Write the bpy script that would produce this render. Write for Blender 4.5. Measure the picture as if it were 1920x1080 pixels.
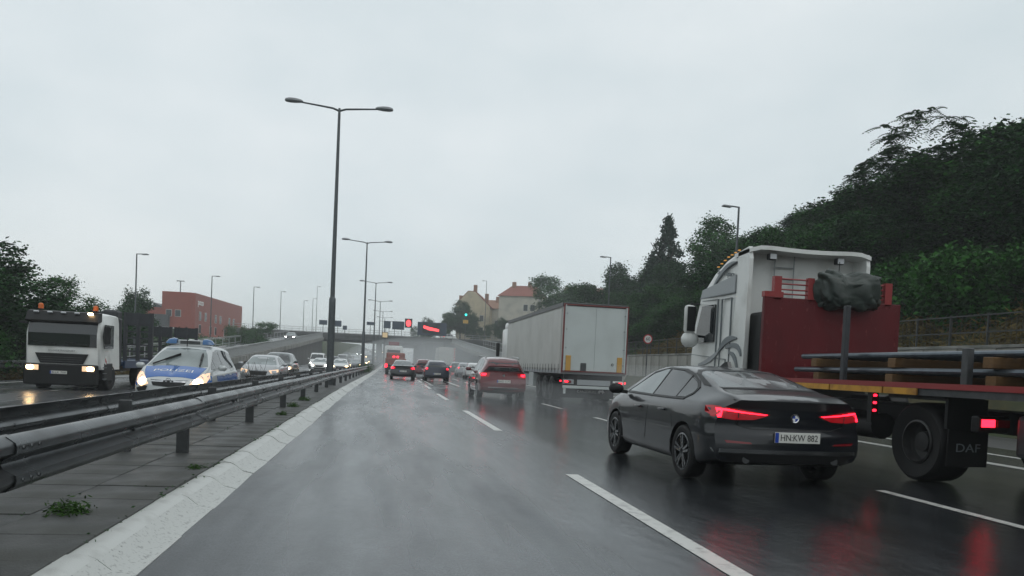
import bpy, bmesh, math, random
import numpy as np
from mathutils import Vector, Matrix, noise
from mathutils.bvhtree import BVHTree
random.seed(7); np.random.seed(7)
S = bpy.context.scene
for o in list(bpy.data.objects): bpy.data.objects.remove(o)
C = S.collection
PI = math.pi
# ------------------------------------------------------------------ camera
F_PX, EYE = 1450.0, Vector((0, 0, 1.25))
YAW, PITCH, ROLL = math.radians(9.567), math.radians(-2.0), math.radians(2.6)
d = Vector((math.sin(YAW)*math.cos(PITCH), math.cos(YAW)*math.cos(PITCH), math.sin(PITCH)))
r = Vector((math.cos(YAW), -math.sin(YAW), 0)); u = r.cross(d)
r2 = r*math.cos(ROLL)+u*math.sin(ROLL); u2 = u*math.cos(ROLL)-r*math.sin(ROLL)
cd = bpy.data.cameras.new('camera'); cam = bpy.data.objects.new('camera', cd); C.objects.link(cam)
cam.matrix_world = Matrix(((r2.x, u2.x, -d.x, EYE.x), (r2.y, u2.y, -d.y, EYE.y), (r2.z, u2.z, -d.z, EYE.z), (0, 0, 0, 1)))
cd.sensor_width = 36; cd.lens = F_PX/1920*36; cd.shift_x = 0; cd.shift_y = 0.104
cd.clip_start = 0.05; cd.clip_end = 6000
S.camera = cam
# ------------------------------------------------------------------ sky, sun, exposure
W = bpy.data.worlds.new('World'); S.world = W; W.use_nodes = True
nt = W.node_tree; nt.nodes.clear()
out = nt.nodes.new('ShaderNodeOutputWorld'); bg = nt.nodes.new('ShaderNodeBackground')
sky = nt.nodes.new('ShaderNodeTexSky'); sky.sky_type = 'NISHITA'; sky.sun_disc = False
sky.sun_elevation = math.radians(50); sky.sun_rotation = math.radians(-40)
tc = nt.nodes.new('ShaderNodeTexCoord')
mp = nt.nodes.new('ShaderNodeMapping'); mp.inputs['Scale'].default_value = (1.2, 1.2, 2.6)
nz = nt.nodes.new('ShaderNodeTexNoise'); nz.inputs['Scale'].default_value = 2.3; nz.inputs['Detail'].default_value = 5; nz.inputs['Roughness'].default_value = .5
rp = nt.nodes.new('ShaderNodeValToRGB')
rp.color_ramp.elements[0].position = .3; rp.color_ramp.elements[0].color = (6.8, 7.65, 7.95, 1)
rp.color_ramp.elements[1].position = .72; rp.color_ramp.elements[1].color = (8.7, 9.2, 9.35, 1)
mx = nt.nodes.new('ShaderNodeMixRGB'); mx.inputs['Fac'].default_value = .93
L = nt.links.new
L(tc.outputs['Generated'], mp.inputs['Vector']); L(mp.outputs['Vector'], nz.inputs['Vector'])
L(nz.outputs['Fac'], rp.inputs['Fac']); L(sky.outputs['Color'], mx.inputs['Color1']); L(rp.outputs['Color'], mx.inputs['Color2'])
L(mx.outputs['Color'], bg.inputs['Color']); bg.inputs['Strength'].default_value = .1; L(bg.outputs['Background'], out.inputs['Surface'])
sl = bpy.data.lights.new('sun', 'SUN'); sl.energy = .5; sl.angle = math.radians(40); sl.color = (1, .99, .97)
so = bpy.data.objects.new('sun', sl); C.objects.link(so); so.rotation_euler = (math.radians(40), 0, math.radians(40))
vs = S.view_settings; vs.view_transform = 'Standard'; vs.look = 'None'; vs.exposure = 0; vs.gamma = 1; vs.use_curve_mapping = False
S.render.engine = 'CYCLES'
HAZE = 0.0010
# ------------------------------------------------------------------ materials
MATS = {}
def mat(name, col, rough=.5, metal=0, coat=0, var=0, vscale=8, bump=0, bscale=40, emit=None, es=1, stretch=(1, 1, 1), island=0, spec=.5, dirt=None, dscale=1.5, dlow=.45, dhigh=.7, rvar=0, wave=None):
    if name in MATS: return MATS[name]
    m = bpy.data.materials.new(name); m.use_nodes = True; MATS[name] = m
    n = m.node_tree.nodes; l = m.node_tree.links; b = n['Principled BSDF']
    b.inputs['Base Color'].default_value = (*col, 1); b.inputs['Roughness'].default_value = rough
    b.inputs['Metallic'].default_value = metal; b.inputs['Coat Weight'].default_value = coat; b.inputs['Coat Roughness'].default_value = .025
    b.inputs['Specular IOR Level'].default_value = spec
    g = n.new('ShaderNodeNewGeometry'); mpn = n.new('ShaderNodeMapping'); mpn.inputs['Scale'].default_value = stretch
    tcn = n.new('ShaderNodeTexCoord'); l.new(tcn.outputs['Object'], mpn.inputs['Vector'])
    cur = None
    def noise(sc, det=4):
        t = n.new('ShaderNodeTexNoise'); t.inputs['Scale'].default_value = sc; t.inputs['Detail'].default_value = det; l.new(mpn.outputs['Vector'], t.inputs['Vector']); return t
    def ramp(src, p0, c0, p1, c1):
        q = n.new('ShaderNodeValToRGB'); q.color_ramp.elements[0].position = p0; q.color_ramp.elements[0].color = (*c0, 1)
        q.color_ramp.elements[1].position = p1; q.color_ramp.elements[1].color = (*c1, 1); l.new(src, q.inputs['Fac']); return q.outputs['Color']
    if var or island:
        src = noise(vscale).outputs['Fac'] if not island else g.outputs['Random Per Island']
        v = var or island
        cur = ramp(src, .25 if not island else 0, tuple(max(0, c*(1-v)) for c in col), .75 if not island else 1, tuple(min(1, c*(1+v)) for c in col))
    if dirt:
        t = noise(dscale, 7); fac = ramp(t.outputs['Fac'], dlow, (0, 0, 0), dhigh, (1, 1, 1))
        x = n.new('ShaderNodeMixRGB'); l.new(fac, x.inputs['Fac'])
        if cur: l.new(cur, x.inputs['Color1'])
        else: x.inputs['Color1'].default_value = (*col, 1)
        x.inputs['Color2'].default_value = (*dirt, 1); cur = x.outputs['Color']
    if cur: l.new(cur, b.inputs['Base Color'])
    if rvar:
        t = noise(vscale*.7, 3); k = ramp(t.outputs['Fac'], .3, (rough-rvar,)*3, .7, (rough+rvar,)*3); l.new(k, b.inputs['Roughness'])
    if bump:
        t = noise(bscale, 5); bp = n.new('ShaderNodeBump'); bp.inputs['Strength'].default_value = bump; bp.inputs['Distance'].default_value = .02
        l.new(t.outputs['Fac'], bp.inputs['Height']); l.new(bp.outputs['Normal'], b.inputs['Normal'])
    if emit:
        b.inputs['Emission Color'].default_value = (*emit, 1); b.inputs['Emission Strength'].default_value = es
    return m
def road_mat(name, base, rlo, rhi, wet=.5):
    m = bpy.data.materials.new(name); m.use_nodes = True; n = m.node_tree.nodes; l = m.node_tree.links; b = n['Principled BSDF']
    g = n.new('ShaderNodeNewGeometry')
    def noise(sc, scale, det=4, rg=.55):
        q = n.new('ShaderNodeMapping'); q.inputs['Scale'].default_value = sc; l.new(g.outputs['Position'], q.inputs['Vector'])
        t = n.new('ShaderNodeTexNoise'); t.inputs['Scale'].default_value = scale; t.inputs['Detail'].default_value = det; t.inputs['Roughness'].default_value = rg
        l.new(q.outputs['Vector'], t.inputs['Vector']); return t.outputs['Fac']
    def ramp(src, p0, c0, p1, c1):
        q = n.new('ShaderNodeValToRGB'); q.color_ramp.elements[0].position = p0; q.color_ramp.elements[0].color = (*c0, 1)
        q.color_ramp.elements[1].position = p1; q.color_ramp.elements[1].color = (*c1, 1); l.new(src, q.inputs['Fac']); return q.outputs['Color']
    big = noise((1, .12, 1), .9, 4)
    sx = n.new('ShaderNodeSeparateXYZ'); l.new(g.outputs['Position'], sx.inputs[0])
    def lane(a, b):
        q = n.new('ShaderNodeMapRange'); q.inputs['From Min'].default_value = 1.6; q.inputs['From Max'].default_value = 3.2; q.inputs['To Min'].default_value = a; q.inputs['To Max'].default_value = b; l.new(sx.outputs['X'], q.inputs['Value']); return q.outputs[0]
    def mul(a, b):
        q = n.new('ShaderNodeMixRGB'); q.blend_type = 'MULTIPLY'; q.inputs['Fac'].default_value = 1; l.new(a, q.inputs['Color1']); l.new(b, q.inputs['Color2']); return q.outputs['Color']
    fine = noise((1, 1, 1), 160, 3)
    l.new(mul(ramp(noise((1, .3, 1), 3, 6), .3, tuple(c*.7 for c in base), .7, tuple(c*1.35 for c in base)), mul(lane(1.35, .45), ramp(noise((1, .6, 1), 75, 2), .3, (.62,)*3, .7, (1.3,)*3))), b.inputs['Base Color'])  # sheen painted in: base paler in the near lane, darker to the right
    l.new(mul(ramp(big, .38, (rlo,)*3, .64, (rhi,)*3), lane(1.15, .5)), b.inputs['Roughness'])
    b.inputs['Specular IOR Level'].default_value = .5
    b1 = n.new('ShaderNodeBump'); b1.inputs['Strength'].default_value = .22*wet*2; b1.inputs['Distance'].default_value = .004; l.new(fine, b1.inputs['Height'])
    b2 = n.new('ShaderNodeBump'); b2.inputs['Strength'].default_value = .32*wet*2; b2.inputs['Distance'].default_value = .012; l.new(noise((1, .45, 1), 9, 2), b2.inputs['Height'])
    l.new(b1.outputs['Normal'], b2.inputs['Normal']); l.new(b2.outputs['Normal'], b.inputs['Normal'])
    return m
M = dict(
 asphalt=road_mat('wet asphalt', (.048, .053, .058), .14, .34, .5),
 asphalt2=road_mat('wet asphalt far', (.06, .062, .065), .12, .32, .5),
 kerb=mat('white kerb paint', (.50, .51, .49), .4, dirt=(.30, .30, .28), dscale=4, dlow=.45, dhigh=.75, bump=.1, bscale=90),
 kerbworn=mat('worn kerb paint', (.46, .47, .45), .4, dirt=(.13, .13, .125), dscale=38, dlow=.56, dhigh=.72, bump=.15, bscale=90),
 slab=mat('concrete slab', (.052, .054, .052), .55, var=.3, vscale=4, bump=.35, bscale=70, dirt=(.05, .052, .045), dscale=2, rvar=.15),
 slab2=mat('concrete median', (.06, .06, .058), .5, var=.3, vscale=2, bump=.3, bscale=30),
 mark=mat('road paint', (.55, .55, .52), .3, dirt=(.2, .2, .19), dscale=9, dlow=.5, dhigh=.75),
 steel=mat('galvanised steel', (.075, .082, .086), .3, metal=.6, var=.2, vscale=3, bump=.04, bscale=20, rvar=.08, dirt=(.05, .05, .05), dscale=2.2, dlow=.5, dhigh=.75),
 darksteel=mat('weathered steel', (.06, .063, .065), .45, metal=.3, var=.3),
 pole=mat('lamp pole steel', (.075, .085, .09), .45, metal=.3, var=.2),
 lamph=mat('lamp housing', (.2, .21, .22), .4),
 concrete=mat('concrete', (.24, .235, .22), .7, var=.2, vscale=1.5, bump=.15, bscale=20, dirt=(.10, .105, .09), dscale=.9, stretch=(1, 1, .35)),
 concretedk=mat('concrete dark', (.085, .088, .088), .7, var=.25, vscale=1.2, dirt=(.06, .06, .055), dscale=.7, stretch=(1, 1, .3)),
 wall=mat('precast panel', (.33, .32, .29), .7, var=.15, vscale=3, dirt=(.13, .135, .11), dscale=1.3, stretch=(1, 1, .25)),
 rail=mat('painted railing', (.32, .33, .33), .5, var=.1),
 fence=mat('dark fence', (.03, .032, .03), .6),
 grass=mat('rough grass soil', (.05, .042, .014), .9, var=.45, vscale=2.5, bump=.6, bscale=12, dirt=(.035, .05, .018), dscale=.35, dlow=.42, dhigh=.6),
 green=mat('green bank', (.04, .06, .02), .9, var=.4, vscale=2, bump=.5, bscale=10),
 earth=mat('earth', (.05, .06, .03), .95, var=.3, vscale=.3),
 tyre=mat('tyre rubber', (.006, .006, .0065), .6, spec=.3),
 black=mat('black plastic', (.006, .0065, .007), .45, spec=.35),
 rim=mat('alloy', (.32, .33, .34), .28, metal=.9),
 rimdk=mat('dark alloy', (.16, .165, .17), .25, metal=.9),
 chrome=mat('chrome', (.6, .6, .62), .12, metal=1),
 glass=mat('dark car glass', (.010, .014, .016), .03, spec=1.0),
 dirtysteel=mat('dirty wheel steel', (.05, .05, .05), .5, metal=.5),
 glassw=mat('wet rear glass', (.085, .10, .105), .16, spec=1.0, bump=.08, bscale=90),  # base lightened to carry the sky's reflection on the wet glass
 winglass=mat('house window glass', (.03, .035, .04), .06),
 plate=mat('plate white', (.62, .62, .58), .35),
 plateblue=mat('plate blue', (.01, .05, .32), .35),
 ink=mat('black ink', (.01, .01, .01), .5),
 redlens=mat('red lens', (.16, .008, .012), .12, coat=.5),
 redlit=mat('lit red lamp', (.4, .01, .02), .3, emit=(1, .012, .03), es=6),
 redlow=mat('lit red lamp dim', (.4, .01, .02), .3, emit=(1, .03, .05), es=1.6),
 headlit=mat('lit headlamp', (.8, .75, .65), .2, emit=(1, .66, .32), es=34),
 headcool=mat('lit white headlamp', (.8, .8, .8), .2, emit=(.9, 1, .92), es=30),
 amberlit=mat('lit amber lamp', (.8, .35, .05), .2, emit=(1, .45, .08), es=.12),
 greenlit=mat('lit green signal', (.05, .5, .4), .2, emit=(.02, .9, .75), es=2.5),
 amber=mat('amber beacon', (.55, .12, .02), .25),
 paleglass=mat('pale reflecting glass', (.17, .20, .20), .08, spec=.8, var=.35, vscale=1.2),  # pale base colour painted in for reflected sky
 lenswarm=mat('lit clear lens', (.5, .52, .54), .1, emit=(1, .55, .22), es=.9), redwarm=mat('lit red lens', (.16, .006, .01), .12, coat=.5, emit=(1, .01, .02), es=.16),
 lens=mat('clear lens', (.5, .52, .54), .1, coat=.6),
 white=mat('white lorry paint', (.66, .67, .65), .3, coat=.3, dirt=(.36, .36, .33), dscale=1.6, dlow=.5, dhigh=.85),
 curtain=mat('white tarpaulin side', (.50, .50, .47), .5, var=.05, vscale=2, dirt=(.40, .40, .37), dscale=.8, dlow=.45, dhigh=.8, bump=.05, bscale=5),
 door=mat('trailer door white', (.50, .54, .53), .35, dirt=(.42, .45, .44), dscale=1, dlow=.45, dhigh=.8),
 redframe=mat('red trailer frame', (.15, .025, .022), .45),
 boardred=mat('red steel board', (.095, .004, .007), .5, var=.25, vscale=2, dirt=(.16, .03, .03), dscale=14, dlow=.62, dhigh=.7, stretch=(1, 1, .4), spec=.3),
 redrail=mat('red rail', (.24, .02, .02), .4),
 yellow=mat('yellow tape', (.55, .27, .02), .4, dirt=(.25, .11, .01), dscale=4),
 amberflap=mat('amber strip', (.5, .28, .06), .5),
 tarp=mat('green tarpaulin', (.026, .036, .030), .45, var=.3, vscale=5, bump=.5, bscale=7),
 timber=mat('timber', (.13, .068, .022), .7, var=.3, vscale=6, stretch=(.3, 3, 3)),
 tube=mat('steel tube', (.10, .12, .14), .3, metal=.7, var=.2),
 decal=mat('grey decal', (.16, .18, .19), .4),
 decall=mat('light grey decal', (.30, .32, .33), .4),
 polblue=mat('police blue', (.01, .10, .36), .25, coat=.5),
 polsilver=mat('police silver', (.46, .48, .48), .3, metal=.25, coat=.5),
 beaconblue=mat('blue beacon', (.008, .09, .24), .15, coat=.7),
 bluegrey=mat('blue lorry bed', (.02, .045, .10), .4),
 rust=mat('dark ramp steel', (.025, .027, .032), .55, var=.3),
 orange=mat('red orange cladding', (.27, .06, .04), .55, var=.1, vscale=1),
 darkcladding=mat('dark cladding', (.06, .065, .07), .5, var=.2),
 flatroof=mat('pale roof edge', (.5, .5, .48), .6),
 render1=mat('beige render', (.50, .43, .30), .8, var=.1, vscale=1, dirt=(.33, .29, .21), dscale=.5),
 render2=mat('pale render', (.48, .45, .38), .8, var=.1, vscale=1, dirt=(.32, .31, .27), dscale=.5),
 render3=mat('yellow render', (.55, .40, .14), .8, var=.1, vscale=1),
 tile=mat('red roof tile', (.20, .055, .035), .7, var=.25, vscale=4, bump=.4, bscale=8),
 brick=mat('brown brick', (.26, .14, .09), .8, var=.25, vscale=6),
 bark=mat('bark', (.045, .038, .03), .9, var=.4, bump=.5, bscale=12),
 signred=mat('sign red', (.5, .02, .025), .4), signwhite=mat('sign white', (.75, .75, .73), .4),
 signblue=mat('sign dark blue', (.012, .03, .06), .5), signyellow=mat('sign yellow', (.5, .28, .02), .5),
 led=mat('lit red lane signal', (.3, .01, .01), .4, emit=(1, .06, .07), es=2.6), matrix=mat('lit matrix sign', (.4, .35, .2), .5, emit=(1, .7, .4), es=.35),  # the red one stands in for smeared brake lights
)
LEAF = [mat('leaf deep', (.010, .046, .008), .6, island=.55, spec=.12), mat('leaf mid', (.021, .080, .012), .6, island=.55, spec=.12),
        mat('leaf bluish', (.010, .032, .016), .6, island=.5, spec=.12), mat('leaf yellowish', (.034, .080, .014), .6, island=.5, spec=.12), mat('dry grass blade', (.115, .082, .022), .7, island=.5, spec=.2)]
def paint(name, col, rough=.22, metal=.3): return mat('car paint '+name, col, max(rough, .3), metal=metal, coat=.7 if name == 'graphite' else 1.0, spec=.3 if name == 'graphite' else .5)
# ------------------------------------------------------------------ mesh helpers
class MB:
    def __init__(s): s.v = []; s.f = []; s.m = []
    def add(s, vs, fs, m=0):
        o = len(s.v); s.v += [tuple(v) for v in vs]; s.f += [tuple(i+o for i in f) for f in fs]; s.m += [m]*len(fs); return s
    def box(s, c, e, rz=0, bev=0, m=0, rx=0, ry=0):
        bm = bmesh.new(); bmesh.ops.create_cube(bm, size=1)
        for v in bm.verts: v.co = Vector((v.co.x*e[0], v.co.y*e[1], v.co.z*e[2]))
        if bev: bmesh.ops.bevel(bm, geom=bm.edges[:], offset=min(bev, min(e)*.45), segments=2, affect='EDGES', profile=.5)
        R = Matrix.Translation(c) @ Matrix.Rotation(rz, 4, 'Z') @ Matrix.Rotation(ry, 4, 'Y') @ Matrix.Rotation(rx, 4, 'X'); bm.verts.index_update()
        s.add([R @ v.co for v in bm.verts], [[v.index for v in f.verts] for f in bm.faces], m); bm.free(); return s
    def bar(s, a, b, w, h=None, m=0):
        a = Vector(a); b = Vector(b); h = h or w; dd = (b-a).normalized()
        up = Vector((0, 0, 1)) if abs(dd.z) < .95 else Vector((0, 1, 0)); x = dd.cross(up).normalized(); y = x.cross(dd)
        P = [p+x*sx*w/2+y*sy*h/2 for p in (a, b) for sx, sy in ((-1, -1), (1, -1), (1, 1), (-1, 1))]
        return s.add(P, [(3, 2, 1, 0), (4, 5, 6, 7), (0, 1, 5, 4), (1, 2, 6, 5), (2, 3, 7, 6), (3, 0, 4, 7)], m)
    def tube(s, pts, rad, n=10, m=0, caps=True):
        pts = [Vector(p) for p in pts]; rad = rad if isinstance(rad, (list, tuple)) else [rad]*len(pts); V = []
        for i, p in enumerate(pts):
            t = (pts[min(i+1, len(pts)-1)]-pts[max(i-1, 0)]).normalized(); up = Vector((0, 0, 1)) if abs(t.z) < .9 else Vector((0, 1, 0))
            x = t.cross(up).normalized(); y = x.cross(t)
            V += [p+(x*math.cos(k*2*PI/n)+y*math.sin(k*2*PI/n))*rad[i] for k in range(n)]
        Fc = [(i*n+k, i*n+(k+1) % n, (i+1)*n+(k+1) % n, (i+1)*n+k) for i in range(len(pts)-1) for k in range(n)]
        if caps: Fc += [tuple(range(n))[::-1], tuple((len(pts)-1)*n+k for k in range(n))]
        return s.add(V, Fc, m)
    def loft(s, rings, closed=True, caps=True, m=0):
        n = len(rings[0]); V = [p for rg in rings for p in rg]
        Fc = [(i*n+k, i*n+(k+1) % n, (i+1)*n+(k+1) % n, (i+1)*n+k) for i in range(len(rings)-1) for k in range(n if closed else n-1)]
        if caps and closed: Fc += [tuple(range(n))[::-1], tuple((len(rings)-1)*n+k for k in range(n))]
        return s.add(V, Fc, m)
    def prism(s, poly, axis, a, b, m=0):
        def P(q, t): return (t, q[0], q[1]) if axis == 'x' else ((q[0], t, q[1]) if axis == 'y' else (q[0], q[1], t))
        n = len(poly); return s.add([P(q, a) for q in poly]+[P(q, b) for q in poly], [tuple(range(n))[::-1], tuple(range(n, 2*n))]+[(k, (k+1) % n, n+(k+1) % n, n+k) for k in range(n)], m)
    def lathe(s, prof, n=24, c=(0, 0, 0), axis='x', m=0):
        V = []
        for (rr, t) in prof:
            for k in range(n):
                a = k*2*PI/n; q = (t, rr*math.cos(a), rr*math.sin(a)) if axis == 'x' else (rr*math.cos(a), rr*math.sin(a), t)
                V.append((q[0]+c[0], q[1]+c[1], q[2]+c[2]))
        return s.add(V, [(i*n+k, i*n+(k+1) % n, (i+1)*n+(k+1) % n, (i+1)*n+k) for i in range(len(prof)-1) for k in range(n)], m)
    def ell(s, c, e, n=12, m=0):
        R = []
        for i in range(1, n//2):
            t = PI*i/(n//2); R.append([(c[0]+e[0]*math.sin(t)*math.cos(k*2*PI/n), c[1]+e[1]*math.sin(t)*math.sin(k*2*PI/n), c[2]+e[2]*math.cos(t)) for k in range(n)])
        return s.loft(R, m=m)
    def mesh(s, name, mats, smooth=False, ang=35):
        me = bpy.data.meshes.new(name); me.from_pydata(s.v, [], s.f)
        for x in (mats if isinstance(mats, (list, tuple)) else [mats]): me.materials.append(x)
        if any(s.m): me.polygons.foreach_set('material_index', s.m)
        bm = bmesh.new(); bm.from_mesh(me); bmesh.ops.recalc_face_normals(bm, faces=bm.faces[:]); bm.to_mesh(me); bm.free()
        if smooth:
            me.polygons.foreach_set('use_smooth', [True]*len(me.polygons)); me.set_sharp_from_angle(angle=math.radians(ang))
        me.update(); return me
    def build(s, name, mats, parent=None, smooth=False, ang=35): return link(name, s.mesh(name, mats, smooth, ang), parent)
def link(name, me, parent=None):
    o = bpy.data.objects.new(name, me); C.objects.link(o); o.parent = parent; return o
def tag(o, label=None, cat=None, group=None, kind=None):
    if label: o['label'] = label
    if cat: o['category'] = cat
    if group: o['group'] = group
    if kind: o['kind'] = kind
    return o
def thing(name, label, cat, loc=(0, 0, 0), rz=0, group=None):
    o = bpy.data.objects.new(name, None); o.empty_display_size = .2; C.objects.link(o); o.location = loc; o.rotation_euler = (0, 0, rz)
    return tag(o, label, cat, group)
KIDS = {}
def copy_tree(o, loc=None, rz=None, label=None, group=None, scale=None, recolour=None, parent=None):
    c = o.copy(); C.objects.link(c); c.parent = parent
    if loc is not None: c.location = loc
    if rz is not None: c.rotation_euler = (0, 0, rz)
    if scale is not None: c.scale = scale if isinstance(scale, (tuple, list)) else (scale,)*3
    if label: c['label'] = label
    if group: c['group'] = group
    if recolour and o.type == 'MESH':
        for sl_ in c.material_slots:
            if sl_.material in recolour:
                nm = recolour[sl_.material]; sl_.link = 'OBJECT'; sl_.material = nm
    for ch in list(o.children): copy_tree(ch, parent=c, recolour=recolour)
    return c
def text_mesh(txt, size, mt, ext=.003):
    cu = bpy.data.curves.new('lettering', 'FONT'); cu.body = txt; cu.size = size; cu.extrude = ext; cu.align_x = 'CENTER'; cu.align_y = 'CENTER'; cu.resolution_u = 3
    t = bpy.data.objects.new('lettering', cu); C.objects.link(t); bpy.context.view_layer.update()
    me = bpy.data.meshes.new_from_object(t.evaluated_get(bpy.context.evaluated_depsgraph_get())); bpy.data.objects.remove(t); bpy.data.curves.remove(cu)
    me.materials.clear(); me.materials.append(mt); return me
def text(txt, size, mt, loc, rot, parent, ext=.003, sx=1, name='lettering'):
    o = link(name, text_mesh(txt, size, mt, ext), parent); o.location = loc; o.rotation_euler = rot; o.scale = (sx, 1, 1); return o
REAR = (PI/2, 0, 0); FRONT = (PI/2, 0, PI); LEFT = (PI/2, 0, -PI/2)
# road frame: the carriageway bends gently right and climbs beyond the dip
def cx(y): t = max(0, y-25); return .0125*t*(t/(t+12)) if t > 0 else 0
def cz(y): t = max(0, min(y, 300)-60); return .00006*t*t+.0288*max(0, min(y, 420)-300)
def RP(x, y, z=0): return (x+cx(y), y, z+cz(y))
# ------------------------------------------------------------------ ground and terrain
def sm(a, b, x): t = min(1, max(0, (x-a)/(b-a))); return t*t*(3-2*t)
def emb_start(y): return 17.4+4.6*sm(52, 64, y)+cx(max(0, y))*sm(60, 80, y)
def terr(x, y):
    y = max(y, -30)
    z = -.35
    xr = emb_start(y)
    if x > xr-.6:
        t = x-xr; h = 2.35*sm(-.6, 0, t)+max(0, min(t, 15))*.5+max(0, t-15)*.12
        k = 1-.25*sm(120, 190, y); z = -.35+h*k
        z += .25*math.sin(x*.7+y*.3)*sm(0, 4, t)
    xs = -15.6-7.2*sm(46, 58, y)+cx(max(0, y))
    if x < xs: z = max(z, -.35+3.4*sm(0, 7, xs-x)+.02*min(60, xs-x))
    if y > 185: z = max(z, -.35+min(7, (y-185)*.25)+cz(min(y, 420))*.6-1.0) if abs(x-cx(y)+1) > 16 else z
    return z
ys = [-420, -300, -200, -140, -100, -70, -50, -40]+list(np.arange(-30, 200, 2.5))+[210, 225, 250, 290, 340, 420, 600, 900, 1400]
xs_ = [-900, -500, -250, -140, -90, -70, -55, -45]+list(np.arange(-40, 60, 1.25))+[65, 75, 90, 120, 180, 300, 600, 900]
def grid(fn, X, Y):
    V = [fn(x, y) for y in Y for x in X]; n = len(X)
    return V, [(j*n+i, j*n+i+1, (j+1)*n+i+1, (j+1)*n+i) for j in range(len(Y)-1) for i in range(n-1)]
mb = MB(); gz = {}
def gp(x, y):
    z = terr(x, y)
    if -15 < x-cx(y) < 15.5: z = -.35
    if 60 < y < 480 and -16 < x-cx(y) < 14.5: z = cz(y)-.35
    return (x, y, z)
V, Fc = grid(gp, xs_, ys); mb.add(V, Fc)
me = mb.mesh('ground', [M['earth'], M['grass'], M['green']])
for p in me.polygons:
    c = p.center
    p.material_index = 1 if (c.x > 16 and c.y < 75) else (2 if (c.x < -15 or c.x > 16) else 0)
me.polygons.foreach_set('use_smooth', [True]*len(me.polygons))
tag(link('ground', me), 'rough sloping ground beside the motorway', kind='structure')
# ------------------------------------------------------------------ carriageways, median, kerb
RY = [-400, -250, -120, -60, -30, -16, -8, -4]+list(np.arange(0, 120, 4))+list(np.arange(120, 470, 12))
def strip(name, x0, x1, z, mt, label, Y=RY, nx=1):
    X = np.linspace(x0, x1, nx+1); m_ = MB(); V, Fc = grid(lambda x, y: RP(x, y, z), X, Y); m_.add(V, Fc)
    o = m_.build(name, mt, smooth=True); return tag(o, label, kind='structure')
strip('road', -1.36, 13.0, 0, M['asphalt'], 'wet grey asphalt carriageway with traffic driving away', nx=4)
strip('opposing_road', -14.2, -3.55, -.12, M['asphalt2'], 'wet carriageway with oncoming traffic', nx=3)
strip('shoulder', 13.0, 17.2, -.02, M['slab2'], 'concrete strip at the foot of the wall', Y=[y for y in RY if -61 < y < 54])
med = strip('median_strip', -3.5, -1.62, .085, M['slab2'], 'grey paved median between the carriageways')
o = MB().add(*grid(lambda x, y: RP(-3.52, y, -.2+.285*x), [0, 1], RY)).build('median_edge', M['concretedk'], med)
slab_me = []
for k in range(3):
    b_ = MB(); b_.box((0, 0, .02), (.603, .603, .05), bev=.006); slab_me.append(b_.mesh('paving_slab', M['slab']))
rnd = random.Random(3)
for j in range(48):
    for i in range(3):
        y = 2.2+j*.61; x = -1.96-.61*i
        s_ = link('paving_slab', slab_me[(i+j) % 3], med); s_.location = RP(x, y, .088+rnd.uniform(-.004, .004)); s_.rotation_euler = (rnd.uniform(-.008, .008), rnd.uniform(-.008, .008), rnd.uniform(-.006, .006))
kerb = bpy.data.objects.new('kerb', None); C.objects.link(kerb); tag(kerb, 'white painted sloping kerb stones along the left lane', kind='structure')
KP = [(-1.66, -.1), (-1.66, .118), (-1.60, .125), (-1.545, .118), (-1.50, .098), (-1.42, .035), (-1.30, .006), (-1.30, -.1)]
def kerb_mesh(L_):
    m_ = MB(); rr = random.Random(int(L_*100))
    m_.loft([[(x, t*L_, z) for x, z in KP] for t in (0.008, .03, .5, .97, .992)]); m_.m = [1 if (f_ % 8 in (4, 5)) and f_ < 32 else 0 for f_ in range(len(m_.f))]; return m_.mesh('kerb_stone', [M['kerb'], M['kerbworn']], True, 30)
km = kerb_mesh(1.0)
y = 1.5
for k in range(70):
    o = link('kerb_stone', km, kerb); o.location = RP(rnd.uniform(-.012, .012), y, rnd.uniform(-.008, .006)); o.rotation_euler = (rnd.uniform(-.006, .006), 0, -math.atan(cx(y+.5)-cx(y-.5))+rnd.uniform(-.01, .01)); y += 1.0
m_ = MB(); m_.loft([[RP(x, yy, z) for x, z in KP] for yy in [y+.01]+[q for q in RY if q > y+1 and q < 330]]); tag(m_.build('kerb_stones_far', M['kerb'], kerb, True), kind='stuff')
# ------------------------------------------------------------------ painted markings
mk = bpy.data.objects.new('road_markings', None); C.objects.link(mk); tag(mk, 'worn white lane markings on the wet asphalt', kind='structure')
def dash(x0, y0, y1, w, z=.005, xe=None):
    n = max(2, int((y1-y0)/4)); xe = x0 if xe is None else xe; m_ = MB()
    V = []
    for k in range(n+1):
        t = k/n; y = y0+(y1-y0)*t; x = x0+(xe-x0)*t; V += [RP(x-w/2, y, z), RP(x+w/2, y, z)]
    m_.add(V, [(2*k, 2*k+1, 2*k+3, 2*k+2) for k in range(n)]); return m_
def line(*a, **k): return dash(*a, **k).build('lane_line', M['mark'], mk)
for a, b in [(-1, 8.97), (14.9, 21.2), (27.2, 32.6), (38.5, 44.5), (50.5, 56.5), (62.5, 68.5), (75, 81), (87, 93)]: line(2.28, a, b, .155)
for a, b in [(2.4, 8.2), (14.6, 20.2), (24.2, 27.2), (38.5, 44.5), (50.5, 56.5), (62.5, 68.5), (75, 81)]: line(5.82 if a < 12 else 5.7, a, b, .13)
line(10.15, -3, 58, .26); line(11.6, -3, 42, .18)
line(-4.0, -3, 200, .22, z=-.115); line(-13.4, -3, 200, .22, z=-.115)
for k in range(16):
    for x in (-6.7, -10.1): line(x, 2+k*12, 7+k*12, .14, z=-.115)
for k in range(5): dash(2.9+k*.12, 46+k*3.2, 46.6+k*3.2, 1.6).build('hatch_line', M['mark'], mk)
line(2.7, 45, 62, .14, xe=2.7); line(4.3, 45, 62, .14)
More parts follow.
